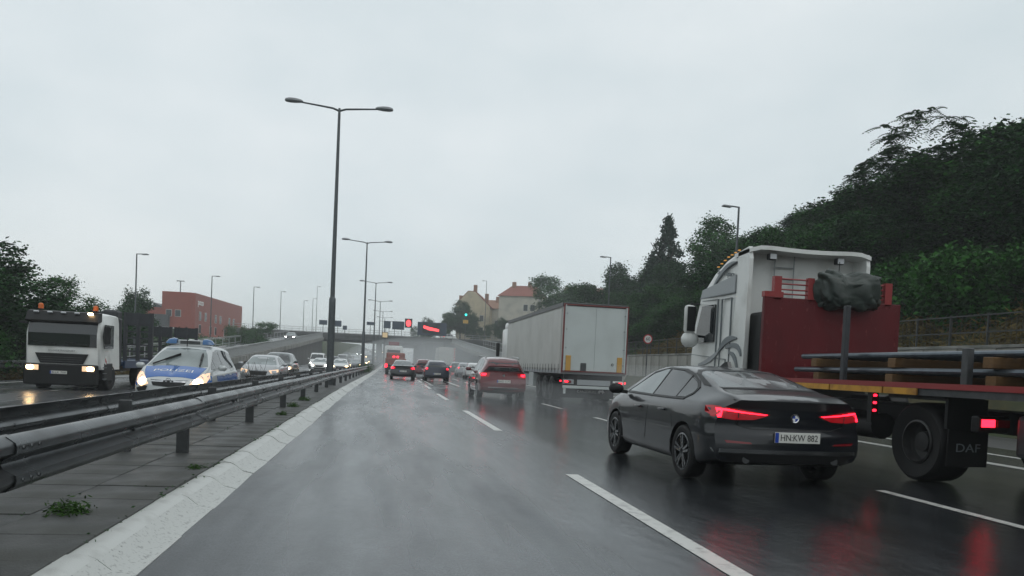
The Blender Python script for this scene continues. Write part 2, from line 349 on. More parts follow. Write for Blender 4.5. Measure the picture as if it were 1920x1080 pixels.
# ------------------------------------------------------------------ double guardrail in the median
WP = [(.0, .155), (.028, .15), (.075, .118), (.083, .09), (.078, .06), (.012, .025), (.0, 0), (.012, -.025), (.078, -.06), (.083, -.09), (.075, -.118), (.028, -.15), (0, -.155)]
gr = thing('guardrail', 'double steel crash barrier on short posts in the median', 'guardrail', (-2.5, 0, 0))
def wbeam(face, L_, sub=4):
    m_ = MB()
    for off in (0,):
        rings = []
        for k in range(sub+1):
            yy = L_*k/sub
            rings.append([(face*a, yy, b) for a, b in WP]+[(face*(a-.006), yy, b*.985) for a, b in WP[::-1]])
        m_.loft(rings)
    m_.loft([[(face*(a+.005), yy, b*1.01) for a, b in WP]+[(face*a, yy, b) for a, b in WP[::-1]] for yy in (-.02, .30)])
    for by in (.06, .16, .26):
        for bz in (.09, -.09): m_.ell((face*.084, by, bz), (.014, .016, .016), 8)
    for bz in (0,): m_.ell((face*.004, L_*.5, bz), (.02, .02, .02), 8)
    return m_.mesh('rail', M['steel'], True, 40)
wr, wl = wbeam(1, 4.46), wbeam(-1, 4.46)
def yaw_at(y): return -math.atan((cx(y+2)-cx(y-2))/4)
def pitch_at(y): return math.atan((cz(y+2)-cz(y-2))/4)
refl = MB().box((0, 0, 0), (.012, .05, .05)).mesh('reflector', M['signwhite'])
post_me = MB().box((0, 0, -.17), (.13, .055, .86), bev=.008).mesh('post', M['darksteel'])
spc = MB().box((0, 0, 0), (.30, .05, .10)).mesh('spacer', M['darksteel'])
ZR = .60
for k in range(-1, 42):
    y = .2+4.4*k
    for x, me_ in ((-2.03, wr), (-2.92, wl)):
        if k > 30 and x < -2.5: pass
        o = link('rail', me_, gr); o.matrix_parent_inverse = Matrix.Identity(4); p = RP(x, y, ZR); o.location = (p[0]+2.5, p[1], p[2]+rnd.uniform(-.006, .006)); o.rotation_euler = (pitch_at(y), 0, yaw_at(y)+rnd.uniform(-.002, .002))
        if k < 12 and k % 2 == 0 and x > -2.5:
            q = link('reflector', refl, o); q.location = (.012, 2.5, 0)
for k in range(-1, 80):
    y = .3+4.4*k
    if y > 170: break
    for x in ((-2.17, -2.78) if True else ()):
        o = link('post', post_me, gr); p = RP(x, y+.0, .44); o.location = (p[0]+2.5, p[1], p[2])
        sp = link('spacer', spc, o); sp.location = (-.0 if x > -2.5 else 0, 0, .17); sp.scale = (.35, 1, 1)
# outer barrier of the opposing carriageway
g2 = thing('guardrail', 'single steel barrier at the far edge of the oncoming lanes, in front of the hedge', 'guardrail', (-14.6, 0, 0))
for k in range(0, 13):
    y = 14+4.4*k; p = RP(-14.6, y, .48); o = link('rail', wr, g2); o.location = (p[0]+14.6, p[1], p[2]); o.rotation_euler = (0, 0, yaw_at(y))
    o = link('post', post_me, g2); p = RP(-14.7, y+.1, .3); o.location = (p[0]+14.6, p[1], p[2])
# ------------------------------------------------------------------ ramps climbing to the bridge
def deck(y, y0): return max(-.3, (y-y0)*.0523)
def ramp(side, y0, label, x_in, x_out):
    t = thing('ramp', label, 'ramp', (x_in, y0, 0)); Y = [y for y in np.arange(y0-6, 171, 5)]+[170.5]
    def lp(x, y, z): p = (x+cx(y), y, z); return (p[0]-x_in, p[1]-y0, p[2])
    m_ = MB()
    m_.loft([[lp(x_in, y, -.35), lp(x_in, y, max(-.3, deck(y, y0)-.55)), lp(x_out, y, max(-.3, deck(y, y0)-.55)), lp(x_out, y, -.35)] for y in Y]); m_.build('retaining_wall', M['concretedk'], t)
    m_ = MB(); e = -side*.25
    m_.loft([[lp(x_in+e, y, deck(y, y0)-.5), lp(x_in+e, y, deck(y, y0)), lp(x_out, y, deck(y, y0)), lp(x_out, y, deck(y, y0)-.5)] for y in Y]); m_.build('road_deck', M['asphalt2'], t)
    m_ = MB(); m_.loft([[lp(x_in+e*1.3, y, deck(y, y0)-.45), lp(x_in+e*1.3, y, deck(y, y0)+.12), lp(x_in-e, y, deck(y, y0)+.12), lp(x_in-e, y, deck(y, y0)-.45)] for y in Y]); m_.build('parapet_kerb', M['concrete'], t)
    for xx in (x_in, x_out):
        m_ = MB()
        for zz, ww in ((1.08, .16), (.95, .05), (.2, .06)):
            m_.loft([[lp(xx-ww/2, y, deck(y, y0)+zz-.03), lp(xx-ww/2, y, deck(y, y0)+zz+.03), lp(xx+ww/2, y, deck(y, y0)+zz+.03), lp(xx+ww/2, y, deck(y, y0)+zz-.03)] for y in Y])
        ra = m_.build('handrail', M['rail'], t)
        b_ = MB()
        if xx == x_in:
            for y in np.arange(y0+2, 170, .5): b_.bar(lp(xx, y, deck(y, y0)+.1), lp(xx, y, deck(y, y0)+.96), .09)
            tag(b_.build('baluster', M['rail'], t), kind='stuff')
        else:
            for y in np.arange(y0+2, 170, 4): b_.bar(lp(xx, y, deck(y, y0)), lp(xx, y, deck(y, y0)+1), .08)
            b_.build('baluster', M['rail'], t)
    return t
ramp(-1, 60, 'left ramp with pale railing climbing to the bridge beside the oncoming lanes', -14.6, -21.6)
ramp(1, 55, 'right ramp with pale railing climbing past the white semi trailer', 13.1, 20.0)
# ------------------------------------------------------------------ bridge over the motorway
br = thing('bridge', 'grey road bridge crossing over the motorway in the haze', 'bridge', (0, 172, 0))
MB().box((-4, 6, 6.15), (96, 12, .9)).box((22, 40, 6.1), (44, 56, .8)).box((-4, -.15, 6.75), (96, .3, .5)).build('deck', M['concretedk'], br)  # long right-hand deck added to keep the underpass dark
MB().box((-4, 6, 5.55), (96, 10.5, .5)).box((.2, 40, 4.0), (.6, 56, 4.4)).build('girder', M['concretedk'], br)  # long wall added to shut light out of the underpass
for x in (-14.8, -1.0, 9.6): MB().box((x, 6, 2.6), (1.2 if x < 0 else 3.4, 9 if x < 0 else 60, 5.6), bev=.2).build('pier', M['concretedk'], br)  # right pier stretched back for a darker underpass
for x, w in ((-36, 40), (31, 32)): MB().box((x, 6, 2.7), (w, 11, 5.8)).build('abutment', M['concretedk'], br)
m_ = MB()
for zz in (7.95, 7.5, 7.1): m_.box((-4, -.1, zz), (96, .06, .07))
m_.build('handrail', M['rail'], br)
m_ = MB()
for x in np.arange(-51, 43, 1.5): m_.bar((x, -.1, 6.9), (x, -.1, 7.95), .06)
tag(m_.build('railing_post', M['rail'], br), kind='stuff')
# ------------------------------------------------------------------ panel wall with fence and sign, right
wl_ = thing('retaining_wall', 'grey precast panel wall with a dark fence on top below the wooded slope', 'wall', (17.1, 0, 0))
pm = MB().box((0, 0, 1.1), (.22, 1.47, 2.62), bev=.012)
for gx_ in (-.37, 0, .37): pm.box((-.113, gx_, 1.15), (.02, .12, 2.4))
pm = pm.mesh('panel', M['wall'])
for k in range(38):
    o = link('panel', pm, wl_); o.location = (rnd.uniform(-.015, .015), -1+k*1.5, rnd.uniform(-.02, .02))
MB().box((0, 27, 2.46), (.3, 57.4, .09), bev=.01).build('coping', M['concrete'], wl_)
fp = MB().box((0, 0, .5), (.05, .05, 1.0)).mesh('fence_post', M['fence'])
for k in range(38): o = link('fence_post', fp, wl_); o.location = (.05, -1.2+k*1.5, 2.45)
m_ = MB()
for z in (3.4, 2.9): m_.box((.05, 27, z), (.035, 57, .04))
m_.build('fence_rail', M['fence'], wl_)
m_ = MB()
for k in range(300): m_.bar((.05, -1+k*.19, 2.5), (.05, -1+k*.19, 3.4), .008)
tag(m_.build('fence_wire', M['fence'], wl_), kind='stuff')
sg = thing('speed_sign', 'round speed limit sign reading 60 in front of the panel wall', 'road sign', (16.6, 47.4, 0))
MB().tube([(0, 0, 0), (0, 0, 3.8)], .04, 8).build('post', M['darksteel'], sg)
o = MB().lathe([(0, -.05), (.30, -.05), (.30, -.03), (0, -.03)], 32, (0, 0, 0), 'x').build('plate', M['signred'], sg); o.matrix_local = Matrix.Translation((0, -.02, 3.45)) @ Matrix.Rotation(PI/2, 4, 'Z')
o = MB().lathe([(0, -.06), (.235, -.06), (.235, -.03), (0, -.03)], 32, (0, 0, 0), 'x').build('sign_face', M['signwhite'], sg); o.matrix_local = Matrix.Translation((0, -.02, 3.45)) @ Matrix.Rotation(PI/2, 4, 'Z')
text('60', .30, M['ink'], (0, -.085, 3.45), REAR, sg)
# ------------------------------------------------------------------ street lamps
def median_lamp(y, label, h=12.6, group=None, first=None):
    if first: return copy_tree(first, loc=RP(-2.45, y, 0), label=label, rz=yaw_at(y))
    t = thing('street_lamp', label, 'street lamp', RP(-2.45, y, 0), yaw_at(y), 'twin arm lamps along the median')
    MB().tube([(0, 0, 0), (0, 0, 3.7), (0, 0, 4.0), (0, 0, 4.1)], [.17, .15, .15, .10], 14).build('base_tube', M['pole'], t, True)
    MB().tube([(0, 0, 4.1), (0, 0, 8), (0, 0, h-.3), (0, 0, h)], [.105, .085, .06, .05], 12).build('pole', M['pole'], t, True)
    for s in (-1, 1):
        a = MB().tube([(0, 0, h-.12), (s*.3, 0, h-.02), (s*1.0, 0, h+.05), (s*1.75, 0, h+.12)], [.05, .045, .04, .035], 8).build('arm', M['pole'], t, True)
        m_ = MB(); m_.loft([[(s*(1.6+q), w_*math.cos(k*PI/6), h+.14+hh*math.sin(k*PI/6)*(1 if k < 6 else .6)) for k in range(12)] for q, w_, hh in ((0, .04, .04), (.1, .11, .09), (.35, .16, .13), (.6, .16, .13), (.76, .11, .09), (.8, .03, .03))])
        m_.build('luminaire', M['lamph'], t, True)
    return t
L1 = median_lamp(36.3, 'tall twin arm street lamp, nearest in the median, in front of the grey sky')
for y, lb in ((76, 'second twin arm street lamp from the camera in the median'), (116, 'third twin arm lamp of the median row'), (156, 'fourth twin arm lamp of the median row'), (196, 'fifth twin arm lamp of the median row'), (236, 'sixth twin arm lamp of the median row'), (280, 'small farthest twin arm lamp of the median row')):
    median_lamp(y, lb, first=L1)
def side_lamp(x, y, z0, ztop, label, dirn, first=None, group='single arm lamps beside the motorway'):
    t = thing('street_lamp', label, 'street lamp', (x, y, z0), 0, group); h = ztop-z0
    MB().tube([(0, 0, 0), (0, 0, h*.5), (0, 0, h)], [.09, .075, .055], 10).build('pole', M['pole'], t, True)
    MB().box((dirn*.45, 0, h), (.95, .1, .07), bev=.02, ry=-dirn*.06).build('arm', M['pole'], t)
    MB().box((dirn*.75, 0, h-.03), (.55, .26, .09), bev=.03, ry=-dirn*.06).build('luminaire', M['lamph'], t)
    return t
side_lamp(20.0, 42.5, terr(20, 42.5), 11.15, 'single arm lamp rising behind the white lorry cab', -1)
side_lamp(20.5, 69.9, terr(20.5, 69.9), 11.9, 'single arm lamp above the white semi trailer', -1)
side_lamp(22.5, 175, 5.5, 20.6, 'single arm lamp beside the beige gabled house', -1)
for x, y, zt, lb in ((-22.6, 76, 10.1, 'tall lamp behind the round bush left of the red building'), (-22.6, 107.5, 11.5, 'lamp in front of the red building'), (-22, 137, 12.9, 'lamp right of the red building'), (-21.5, 168, 14.9, 'lamp behind the left ramp, second from the red building'), (-20, 200, 15.6, 'faint lamp behind the left ramp, third from the red building'), (-19, 213, 17.2, 'faint lamp left of the tallest ramp lamp'), (-18.5, 219, 21, 'tall faint lamp just left of the big median lamp pole')):
    side_lamp(x, y, terr(x, y) if y < 170 else 5, zt, lb, 1)
# ------------------------------------------------------------------ signs, traffic light and added red glows on the bridge
def board(x, z, w, h, label, cat='road sign', mt='signblue', y=171.6, parts=None):
    t = thing('overhead_sign', label, cat, (x, y, 6.9))
    MB().box((0, 0, z-6.9), (w, .18, h), bev=.03).build('board', M[mt], t)
    for s in (-1, 1): MB().bar((s*w*.3, .15, -.3), (s*w*.3, .15, z-6.9+h*.4), .1).build('bracket', M['darksteel'], t)
    return t
board(.6, 9.35, 1.5, 1.6, 'small dark sign board on the bridge, leftmost of three')
board(3.0, 9.3, 2.6, 1.8, 'dark sign board on the bridge between the small board and the red signals')
board(10.4, 8.9, 6.4, 2.9, 'large dark sign board on the bridge carrying the red signals')
def lane_signal(x, z, w, h, label, rot=0):  # added red glow standing in for smeared brake lights, no real signal
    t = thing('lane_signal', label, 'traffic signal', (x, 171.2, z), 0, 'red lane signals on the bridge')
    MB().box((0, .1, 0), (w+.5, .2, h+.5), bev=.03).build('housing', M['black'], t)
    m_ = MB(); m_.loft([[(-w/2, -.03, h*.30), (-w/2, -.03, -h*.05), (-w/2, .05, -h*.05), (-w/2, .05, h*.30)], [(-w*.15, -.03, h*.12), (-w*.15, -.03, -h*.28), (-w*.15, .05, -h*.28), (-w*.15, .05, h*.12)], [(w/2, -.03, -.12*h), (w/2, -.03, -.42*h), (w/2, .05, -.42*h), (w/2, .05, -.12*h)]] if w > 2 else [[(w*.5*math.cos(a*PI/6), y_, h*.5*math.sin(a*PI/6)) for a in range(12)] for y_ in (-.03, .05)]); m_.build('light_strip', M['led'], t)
lane_signal(5.2, 9.9, 1.1, 1.5, 'small round red light on the bridge, left of the slanted red strip')
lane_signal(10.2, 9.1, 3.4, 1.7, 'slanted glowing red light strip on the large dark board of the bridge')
t = thing('matrix_sign', 'small pale lit matrix sign beside the median lamps below the bridge', 'road sign', RP(-.9, 120, 0))
MB().tube([(0, 0, 0), (0, 0, 5)], .07, 8).build('post', M['darksteel'], t); MB().box((0, 0, 5.1), (.9, .2, .9), bev=.03).build('housing', M['black'], t); MB().box((0, -.11, 5.1), (.74, .03, .74)).build('display', M['matrix'], t)
for x, y, z, w, h, zb, lb, nm in ((-13.0, 171.5, 9.1, 1.7, 1.0, 6.9, 'small grey board sign on a post at the left end of the bridge', 'sign_board'), (-9.9, 171.5, 9.0, 1.5, 1.3, 6.9, 'dark square sign on the bridge beside the big lamp pole', 'sign_board'), (-8.4, 171.5, 8.2, .9, .9, 6.9, 'small dark sign on the bridge right of the big lamp pole', 'sign_board'), (-3.0, 171.5, 9.4, 1.6, .7, 6.9, 'narrow dark sign on the bridge at the second lamp pole', 'sign_board')):
    t = thing('bridge_sign', lb, 'road sign', (x, y, zb)); MB().tube([(0, 0, 0), (0, 0, z-zb+h*.5)], .06, 8).build('post', M['darksteel'], t); MB().box((0, -.1, z-zb), (w, .06, h), bev=.015).build('board', M['signblue'], t)
t = thing('traffic_light', 'traffic light showing green in front of the dark trees by the houses', 'traffic light', (18.6, 180, 6.5))
MB().tube([(0, 0, 0), (0, 0, 7.2)], .07, 8).build('post', M['darksteel'], t); MB().box((0, 0, 6.3), (.55, .4, 1.5), bev=.08).build('housing', M['black'], t)
MB().ell((0, -.22, 6.5), (.27, .1, .27), 12).build('green_lamp', M['greenlit'], t, True); MB().box((0, -.1, 4.9), (1.2, .08, .8)).build('plate', M['signyellow'], t)
# ------------------------------------------------------------------ buildings
def windows(parent, spots, size, axis, mt='winglass', frame='flatroof'):
    for (a, b, c) in spots:
        sx, sy = (size[0], .12) if axis == 'y' else (.12, size[0])
        f = MB().box((a, b, c), (sx+.16 if axis == 'y' else sx, sy if axis == 'y' else sy+.16, size[1]+.16)).build('window', M[frame], parent)
        MB().box((a+(0 if axis == 'y' else -.05 if axis == 'xl' else .05), b-(.05 if axis == 'y' else 0), c), (sx, sy, size[1])).build('pane', M[mt], f)
b = thing('industrial_building', 'red orange clad building with a flat roof on the rise left of the ramp', 'building', (-35.4, 150, 3.4), math.radians(-4))
MB().box((-2.2, 17, 4.2), (5.2, 34, 9.4), bev=.05).build('wall', M['orange'], b)
MB().box((.75, 17, 4.2), (.7, 33.9, 9.3)).build('side_wall', M['orange'], b)
MB().box((-7.5, 17, 2.7), (5.4, 30, 6.6), bev=.05).build('wing', M['orange'], b)
for x in (-6, -9): MB().prism([(x-1.1, 6.0), (x+1.1, 6.0), (x-1.0, 6.9)], 'y', 2, 30).build('rooflight', M['darkcladding'], b)
MB().box((-2.0, 9, -.4), (13, 30, 1.4)).build('base_storey', M['darkcladding'], b)
MB().box((1.2, 20, .9), (4.5, 26, .25)).build('canopy', M['flatroof'], b)
MB().box((-6, 1, 2.2), (9, 6, .25)).build('canopy', M['flatroof'], b); MB().box((-6, 1.2, .9), (8.4, 5, 2.4)).build('annex', M['darkcladding'], b)
t_ = MB().lathe([(0, 4.6), (1.3, 4.6), (1.3, 2.2), (0, 2.2)], 16, (-4.5, -.6, 0), 'z').build('stair_drum', M['darkcladding'], b)
windows(b, [(1.1, 3+k*3.4, z) for k in range(9) for z in (2.4, 4.8) if (k+int(z)) % 3], (1.0, 1.5), 'xr')
windows(b, [(-3.5+k*1.6, -.02, z) for k in range(2) for z in (5.0,)], (.9, 1.1), 'y')
text('poco', 1.7, M['signwhite'], (1.14, 3.2, 7.3), (PI/2, 0, PI/2), b, .04)
t = thing('roof_mast', 'thin mast with small lamps on the roof of the red building', 'mast', (-38.2, 155, 12.3))
MB().tube([(0, 0, 0), (0, 0, 2.4)], .09, 8).build('pole', M['pole'], t); MB().box((0, 0, 2.4), (1.4, .15, .15)).build('crossbar', M['pole'], t)
def house(name, label, loc, rz, w, dp, h, roof_h, wallm, roofm, wins, chim=(), hip=0):
    b = thing(name, label, 'house', loc, rz); MB().box((0, dp/2, h/2-3), (w, dp, h+6)).build('wall', M[wallm], b)
    e = .4
    m_ = MB(); m_.add([(-w/2-e, -e, h), (w/2+e, -e, h), (w/2+e, dp+e, h), (-w/2-e, dp+e, h), (-w/2-e+hip, dp/2, h+roof_h), (w/2+e-hip, dp/2, h+roof_h)], [(0, 1, 5, 4), (2, 3, 4, 5), (0, 4, 3), (1, 2, 5), (3, 2, 1, 0)])
    rf = m_.build('roof', M[roofm], b)
    for cxx in chim: MB().box((cxx, dp/2-1, h+roof_h*.9), (.9, .9, 2.2)).build('chimney', M['brick'], rf)
    windows(b, wins, (1.0, 1.5), 'y'); return b
# gable end facing the road
b = thing('gabled_house', 'beige gabled house with chimneys behind the dark round tree', 'house', (22.2, 200, 8), math.radians(-14))
MB().prism([(-4, -6), (4.6, -6), (4.6, 8.6), (.6, 12.4), (-1.2, 12.4), (-4, 9.2)], 'y', 0, 14).build('wall', M['render1'], b)
rf = MB().prism([(-4.4, 9.1), (-1.3, 12.6), (.7, 12.6), (5, 8.6), (5, 8.3), (.6, 12.3), (-1.2, 12.3), (-4.4, 8.8)], 'y', .4, 14.6).build('roof', M['tile'], b)
for x, z in ((-3.4, 10.3), (.3, 13.2), (3.4, 11)): MB().box((x, 3, z), (.9, 1.1, 2.4)).build('chimney', M['brick'], rf)
windows(b, [(2.6, -.02, z) for z in (2.5, 5.6)], (.9, 1.4), 'y')
house('terraced_house', 'low brown roofed terrace between the beige house and the pale block', (27.5, 205, 8.2), math.radians(-8), 11, 9, 8.5, 2.6, 'render2', 'brick', [(-3+k*2.5, -.02, 4.5) for k in range(3)], (2,))
b = house('apartment_block', 'pale apartment block with red tiled roof above the ramp', (32.6, 188, 8.0), math.radians(-20), 10.5, 12, 10.8, 3.2, 'render2', 'tile', [(1.5+k*1.7, -.02, z) for k in range(2) for z in (2, 5, 8)], (-2.5, 1.5), hip=2.5)
MB().box((4.9, -.1, 4), (.5, .3, 13)).build('corner_strip', M['concrete'], b)
windows(b, [(5.3, 2+k*3, z) for k in range(3) for z in (2.2, 5.0, 7.8)], (1.1, 1.5), 'xr')
house('yellow_house', 'yellow house front peeking out between the trees of the slope', (49, 190, 9.5), math.radians(-18), 9, 8, 11.8, 1.2, 'render3', 'tile', [(-3.2+k*1.6, -.02, z) for k in range(5) for z in (6.5, 9.8)])
# ------------------------------------------------------------------ car builder
def pchip(xs, ys, x):
    xs = np.array(xs, float); ys = np.array(ys, float); h = np.diff(xs); dl = np.diff(ys)/h; m = np.zeros(len(xs))
    for i in range(1, len(xs)-1):
        if dl[i-1]*dl[i] > 0: w1 = 2*h[i]+h[i-1]; w2 = h[i]+2*h[i-1]; m[i] = (w1+w2)/(w1/dl[i-1]+w2/dl[i])
    m[0] = dl[0]; m[-1] = dl[-1]; i = min(max(np.searchsorted(xs, x)-1, 0), len(h)-1); t = (x-xs[i])/h[i]
    return (2*t**3-3*t**2+1)*ys[i]+(t**3-2*t**2+t)*h[i]*m[i]+(-2*t**3+3*t**2)*ys[i+1]+(t**3-t**2)*h[i]*m[i+1]
def catmull(P, n):
    P = [np.array(p, float) for p in P]; out = []
    for i in range(len(P)-1):
        a = P[max(i-1, 0)]; b = P[i]; c = P[i+1]; e = P[min(i+2, len(P)-1)]
        for k in range(n):
            t = k/n; out.append(.5*((2*b)+(c-a)*t+(2*a-5*b+4*c-e)*t*t+(3*b-a-3*c+e)*t**3))
    return out+[P[-1]]
def car_body(st, rear_off, front_off, crown=.05, n_st=56):
    st = sorted(st); Y = [s[0] for s in st]; col = lambda k: [s[k] for s in st]; rings = []
    y0, y1 = Y[0], Y[-1]
    for i in range(n_st+1):
        s = i/n_st; y = y0+(y1-y0)*(s-.06*math.sin(2*PI*s)/1.0*.6)
        zb, bl, tp, w, wt = (pchip(Y, col(k), y) for k in range(1, 6))
        gh = max(.03, tp-bl)
        P = [(0, zb), (w*.8, zb), (w-.03, zb+.05), (w-.005, zb+.22), (w, (zb+bl)*.52), (w-.025, bl-.10), (w-.06, bl-.02), (w-.06-(w-.06-wt)*.2, bl+gh*.16), (wt+(w-.06-wt)*.22, bl+gh*.66), (wt, bl+gh*.86-.0), (wt*.82, tp-crown*.35), (wt*.4, tp-crown*.05), (0, tp)]
        hp = catmull(P, 3); half = []
        for (x, z) in hp:
            yy = y
            dr = sm(0, .55, y-y0); df = sm(0, .75, y1-y)
            yy += (1-dr)*(np.interp(z, *rear_off)+.13*min(1.3, abs(x)/w)**2.6) - (1-df)*(np.interp(z, *front_off)+.26*min(1.3, abs(x)/w)**2.4)
            half.append((max(0, x), yy, z))
        rings.append(half+[(-x, b, z) for x, b, z in half[-2:0:-1]])
    mb = MB(); mb.loft(rings, caps=False); n = len(rings[0]); h = n//2
    for ri, flip in ((0, 0), (len(rings)-1, 1)):   # end caps as strips between mirrored points
        R = rings[ri]; nx = 10; o = len(mb.v); off = rear_off if not flip else front_off
        idx = []
        for k in range(0, h+1):
            a = R[k]; c = R[(n-k) % n]; row = []
            for q in range(nx+1):
                t = q/nx
                if q == 0: row.append(ri*n+k); continue
                if q == nx: row.append(ri*n+(n-k) % n); continue
                x = a[0]*(1-t)+c[0]*t; z = a[2]
                wl = max(.01, max(p[0] for p in R)); yb = (y0 if not flip else y1); kk = .13*min(1.3, abs(x)/wl)**2.6 if not flip else -.26*min(1.3, abs(x)/wl)**2.4
                oo = np.interp(z, *off); yv = yb+oo+kk if not flip else yb-oo+kk
                row.append(len(mb.v)); mb.v.append((x, yv, z))
            idx.append(row)
        for k in range(h):
            for q in range(nx):
                f = [idx[k][q], idx[k][q+1], idx[k+1][q+1], idx[k+1][q]]; f2 = []
                for v in f:
                    if v not in f2: f2.append(v)
                if len(f2) > 2: mb.f.append(tuple(f2)); mb.m.append(0)
    return mb
def bvh_of(mb):
    bm = bmesh.new(); [bm.verts.new(v) for v in mb.v]; bm.verts.ensure_lookup_table()
    for f in mb.f:
        try: bm.faces.new([bm.verts[i] for i in f])
        except ValueError: pass
    bmesh.ops.remove_doubles(bm, verts=bm.verts[:], dist=1e-5); t = BVHTree.FromBMesh(bm); bm.free(); return t
AX = {'left': ((-4, 0, 0), (1, 0, 0)), 'right': ((4, 0, 0), (-1, 0, 0)), 'rear': ((0, -9, 0), (0, 1, 0)), 'front': ((0, 9, 0), (0, -1, 0)), 'top': ((0, 0, 5), (0, 0, -1))}
def patch(bvh, polys, side, off=.005, grid_=.12, depth=.02):
    """outline(s) laid on the body surface as a thin raised panel"""
    org, dr = AX[side]; dr = Vector(dr); mb = MB()
    for poly in polys:
        bm = bmesh.new(); vs = [bm.verts.new((a, b, 0)) for a, b in poly]; bm.faces.new(vs); bmesh.ops.triangulate(bm, faces=bm.faces[:])
        for ax in (0, 1):
            lo = min(p[ax] for p in poly); hi = max(p[ax] for p in poly); k = max(1, int((hi-lo)/grid_))
            for q in range(1, k):
                c = [0, 0, 0]; c[ax] = lo+(hi-lo)*q/k; nn = [0, 0, 0]; nn[ax] = 1
                bmesh.ops.bisect_plane(bm, geom=bm.verts[:]+bm.edges[:]+bm.faces[:], plane_co=c, plane_no=nn)
        bm.verts.index_update(); top = {}; ok = True
        for v in bm.verts:
            a, b = v.co.x, v.co.y
            o = Vector({'left': (org[0], a, b), 'right': (org[0], a, b), 'rear': (a, org[1], b), 'front': (a, org[1], b), 'top': (a, b, org[2])}[side])
            hit, nrm, _, _ = bvh.ray_cast(o, dr)
            if hit is None: hit, nrm, _, _ = bvh.find_nearest(o+dr*(2.9 if side in ('left', 'right') else 6.7 if side in ('rear', 'front') else 4))
            nn = nrm if nrm.dot(dr) < 0 else -nrm
            top[v.index] = hit-dr*off*.6+nn*off*.6
        o0 = len(mb.v); n = len(bm.verts)
        mb.v += [tuple(top[i]) for i in range(n)]+[tuple(top[i]+dr*depth) for i in range(n)]
        for f in bm.faces: mb.f.append(tuple(v.index+o0 for v in f.verts)); mb.m.append(0)
        for e in bm.edges:
            if len(e.link_faces) == 1: a, b = e.verts[0].index, e.verts[1].index; mb.f.append((o0+a, o0+b, o0+n+b, o0+n+a)); mb.m.append(0)
        bm.free()
    return mb
def seam(pts, w=.009):
    out = []
    for a, b in zip(pts[:-1], pts[1:]):
        dx, dy = b[0]-a[0], b[1]-a[1]; l_ = math.hypot(dx, dy) or 1; nx, ny = -dy/l_*w/2, dx/l_*w/2
        out.append([(a[0]+nx, a[1]+ny), (b[0]+nx, b[1]+ny), (b[0]-nx, b[1]-ny), (a[0]-nx, a[1]-ny)])
    return out
def mirror(poly): return [(-a, b) for a, b in poly][::-1]
WH = {}
def wheel_meshes(R, w, style):
    k = (R, w, style)
    if k in WH: return WH[k]
    ri = R*.70 if style != 'truck' else R*.55
    t = MB().lathe([(ri, -w*.42), (R*.9, -w*.5), (R*.985, -w*.42), (R, -w*.25), (R, w*.25), (R*.985, w*.42), (R*.9, w*.5), (ri, w*.42), (ri, -w*.42)], 32)
    tm = t.mesh('wheel', M['tyre'], True, 50)
    r_ = MB(); r_.lathe([(ri*1.0, -w*.44), (ri*1.0, w*.4)], 32); r_.lathe([(ri*1.0, -w*.45), (ri*.92, -w*.47), (ri*.9, -w*.38), (ri*.9, w*.3)], 32)
    ns = {'five': 5, 'plain': 9, 'truck': 0}[style]
    if ns:
        for s_ in range(ns):
            a = s_*2*PI/ns
            for da in ((-.16, .16) if style == 'five' else (0,)):
                p0 = (-w*.36, ri*.16*math.cos(a+da*2), ri*.16*math.sin(a+da*2)); p1 = (-w*.42, ri*.93*math.cos(a+da), ri*.93*math.sin(a+da)); r_.bar(p0, p1, .045 if style == 'five' else .05, .03)
        r_.lathe([(0, -w*.4), (ri*.2, -w*.4), (ri*.22, -w*.3)], 16); rm = r_.mesh('rim', M['rimdk' if style == 'five' else 'rim'], True, 30)
        dk = MB().lathe([(0, -w*.1), (ri*.95, -w*.1)], 24).mesh('brake_shadow', M['black'])  # black disc in place of the shade behind the spokes
    else:
        r_.lathe([(ri, -w*.40), (ri*.85, -w*.15), (ri*.5, -w*.05), (ri*.45, -w*.3), (0, -w*.32)], 24); rm = r_.mesh('rim', M['dirtysteel'], True, 30); dk = None
    WH[k] = (tm, rm, dk); return WH[k]
def wheel(parent, x, y, R, w, style, side):
    tm, rm, dk = wheel_meshes(R, w, style); o = link('wheel', tm, parent); o.location = (x, y, R)
    o.rotation_euler = (random.uniform(0, 1), 0, 0 if side < 0 else PI)
    link('rim', rm, o)
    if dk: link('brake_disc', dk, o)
    return o
def cut_arches(mb, wheels, R, W_, paint_):
    me = mb.mesh('body', [paint_, M['black']], True, 40)
    bm = bmesh.new(); bm.from_mesh(me); bmesh.ops.remove_doubles(bm, verts=bm.verts[:], dist=1e-5); bmesh.ops.recalc_face_normals(bm, faces=bm.faces[:]); bm.to_mesh(me); bm.free()
    o = link('body', me); cm = MB()
    for y in wheels:
        for s in (-1, 1):
            cm.prism([(y+(R+.055)*math.cos(a*PI/14), R-.01+(R+.055)*math.sin(a*PI/14)) for a in range(28)], 'x', s*(W_-.30), s*(W_+.4), m=1)
    c = link('cutter', cm.mesh('cutter', [paint_, M['black']])); md = o.modifiers.new('cut', 'BOOLEAN'); md.object = c; md.operation = 'DIFFERENCE'; md.solver = 'EXACT'
    bpy.context.view_layer.update(); nm = bpy.data.meshes.new_from_object(o.evaluated_get(bpy.context.evaluated_depsgraph_get()))
    bpy.data.objects.remove(c); o.modifiers.clear(); o.data = nm; nm.name = 'body'
    nm.polygons.foreach_set('use_smooth', [True]*len(nm.polygons)); nm.set_sharp_from_angle(angle=math.radians(38)); return o
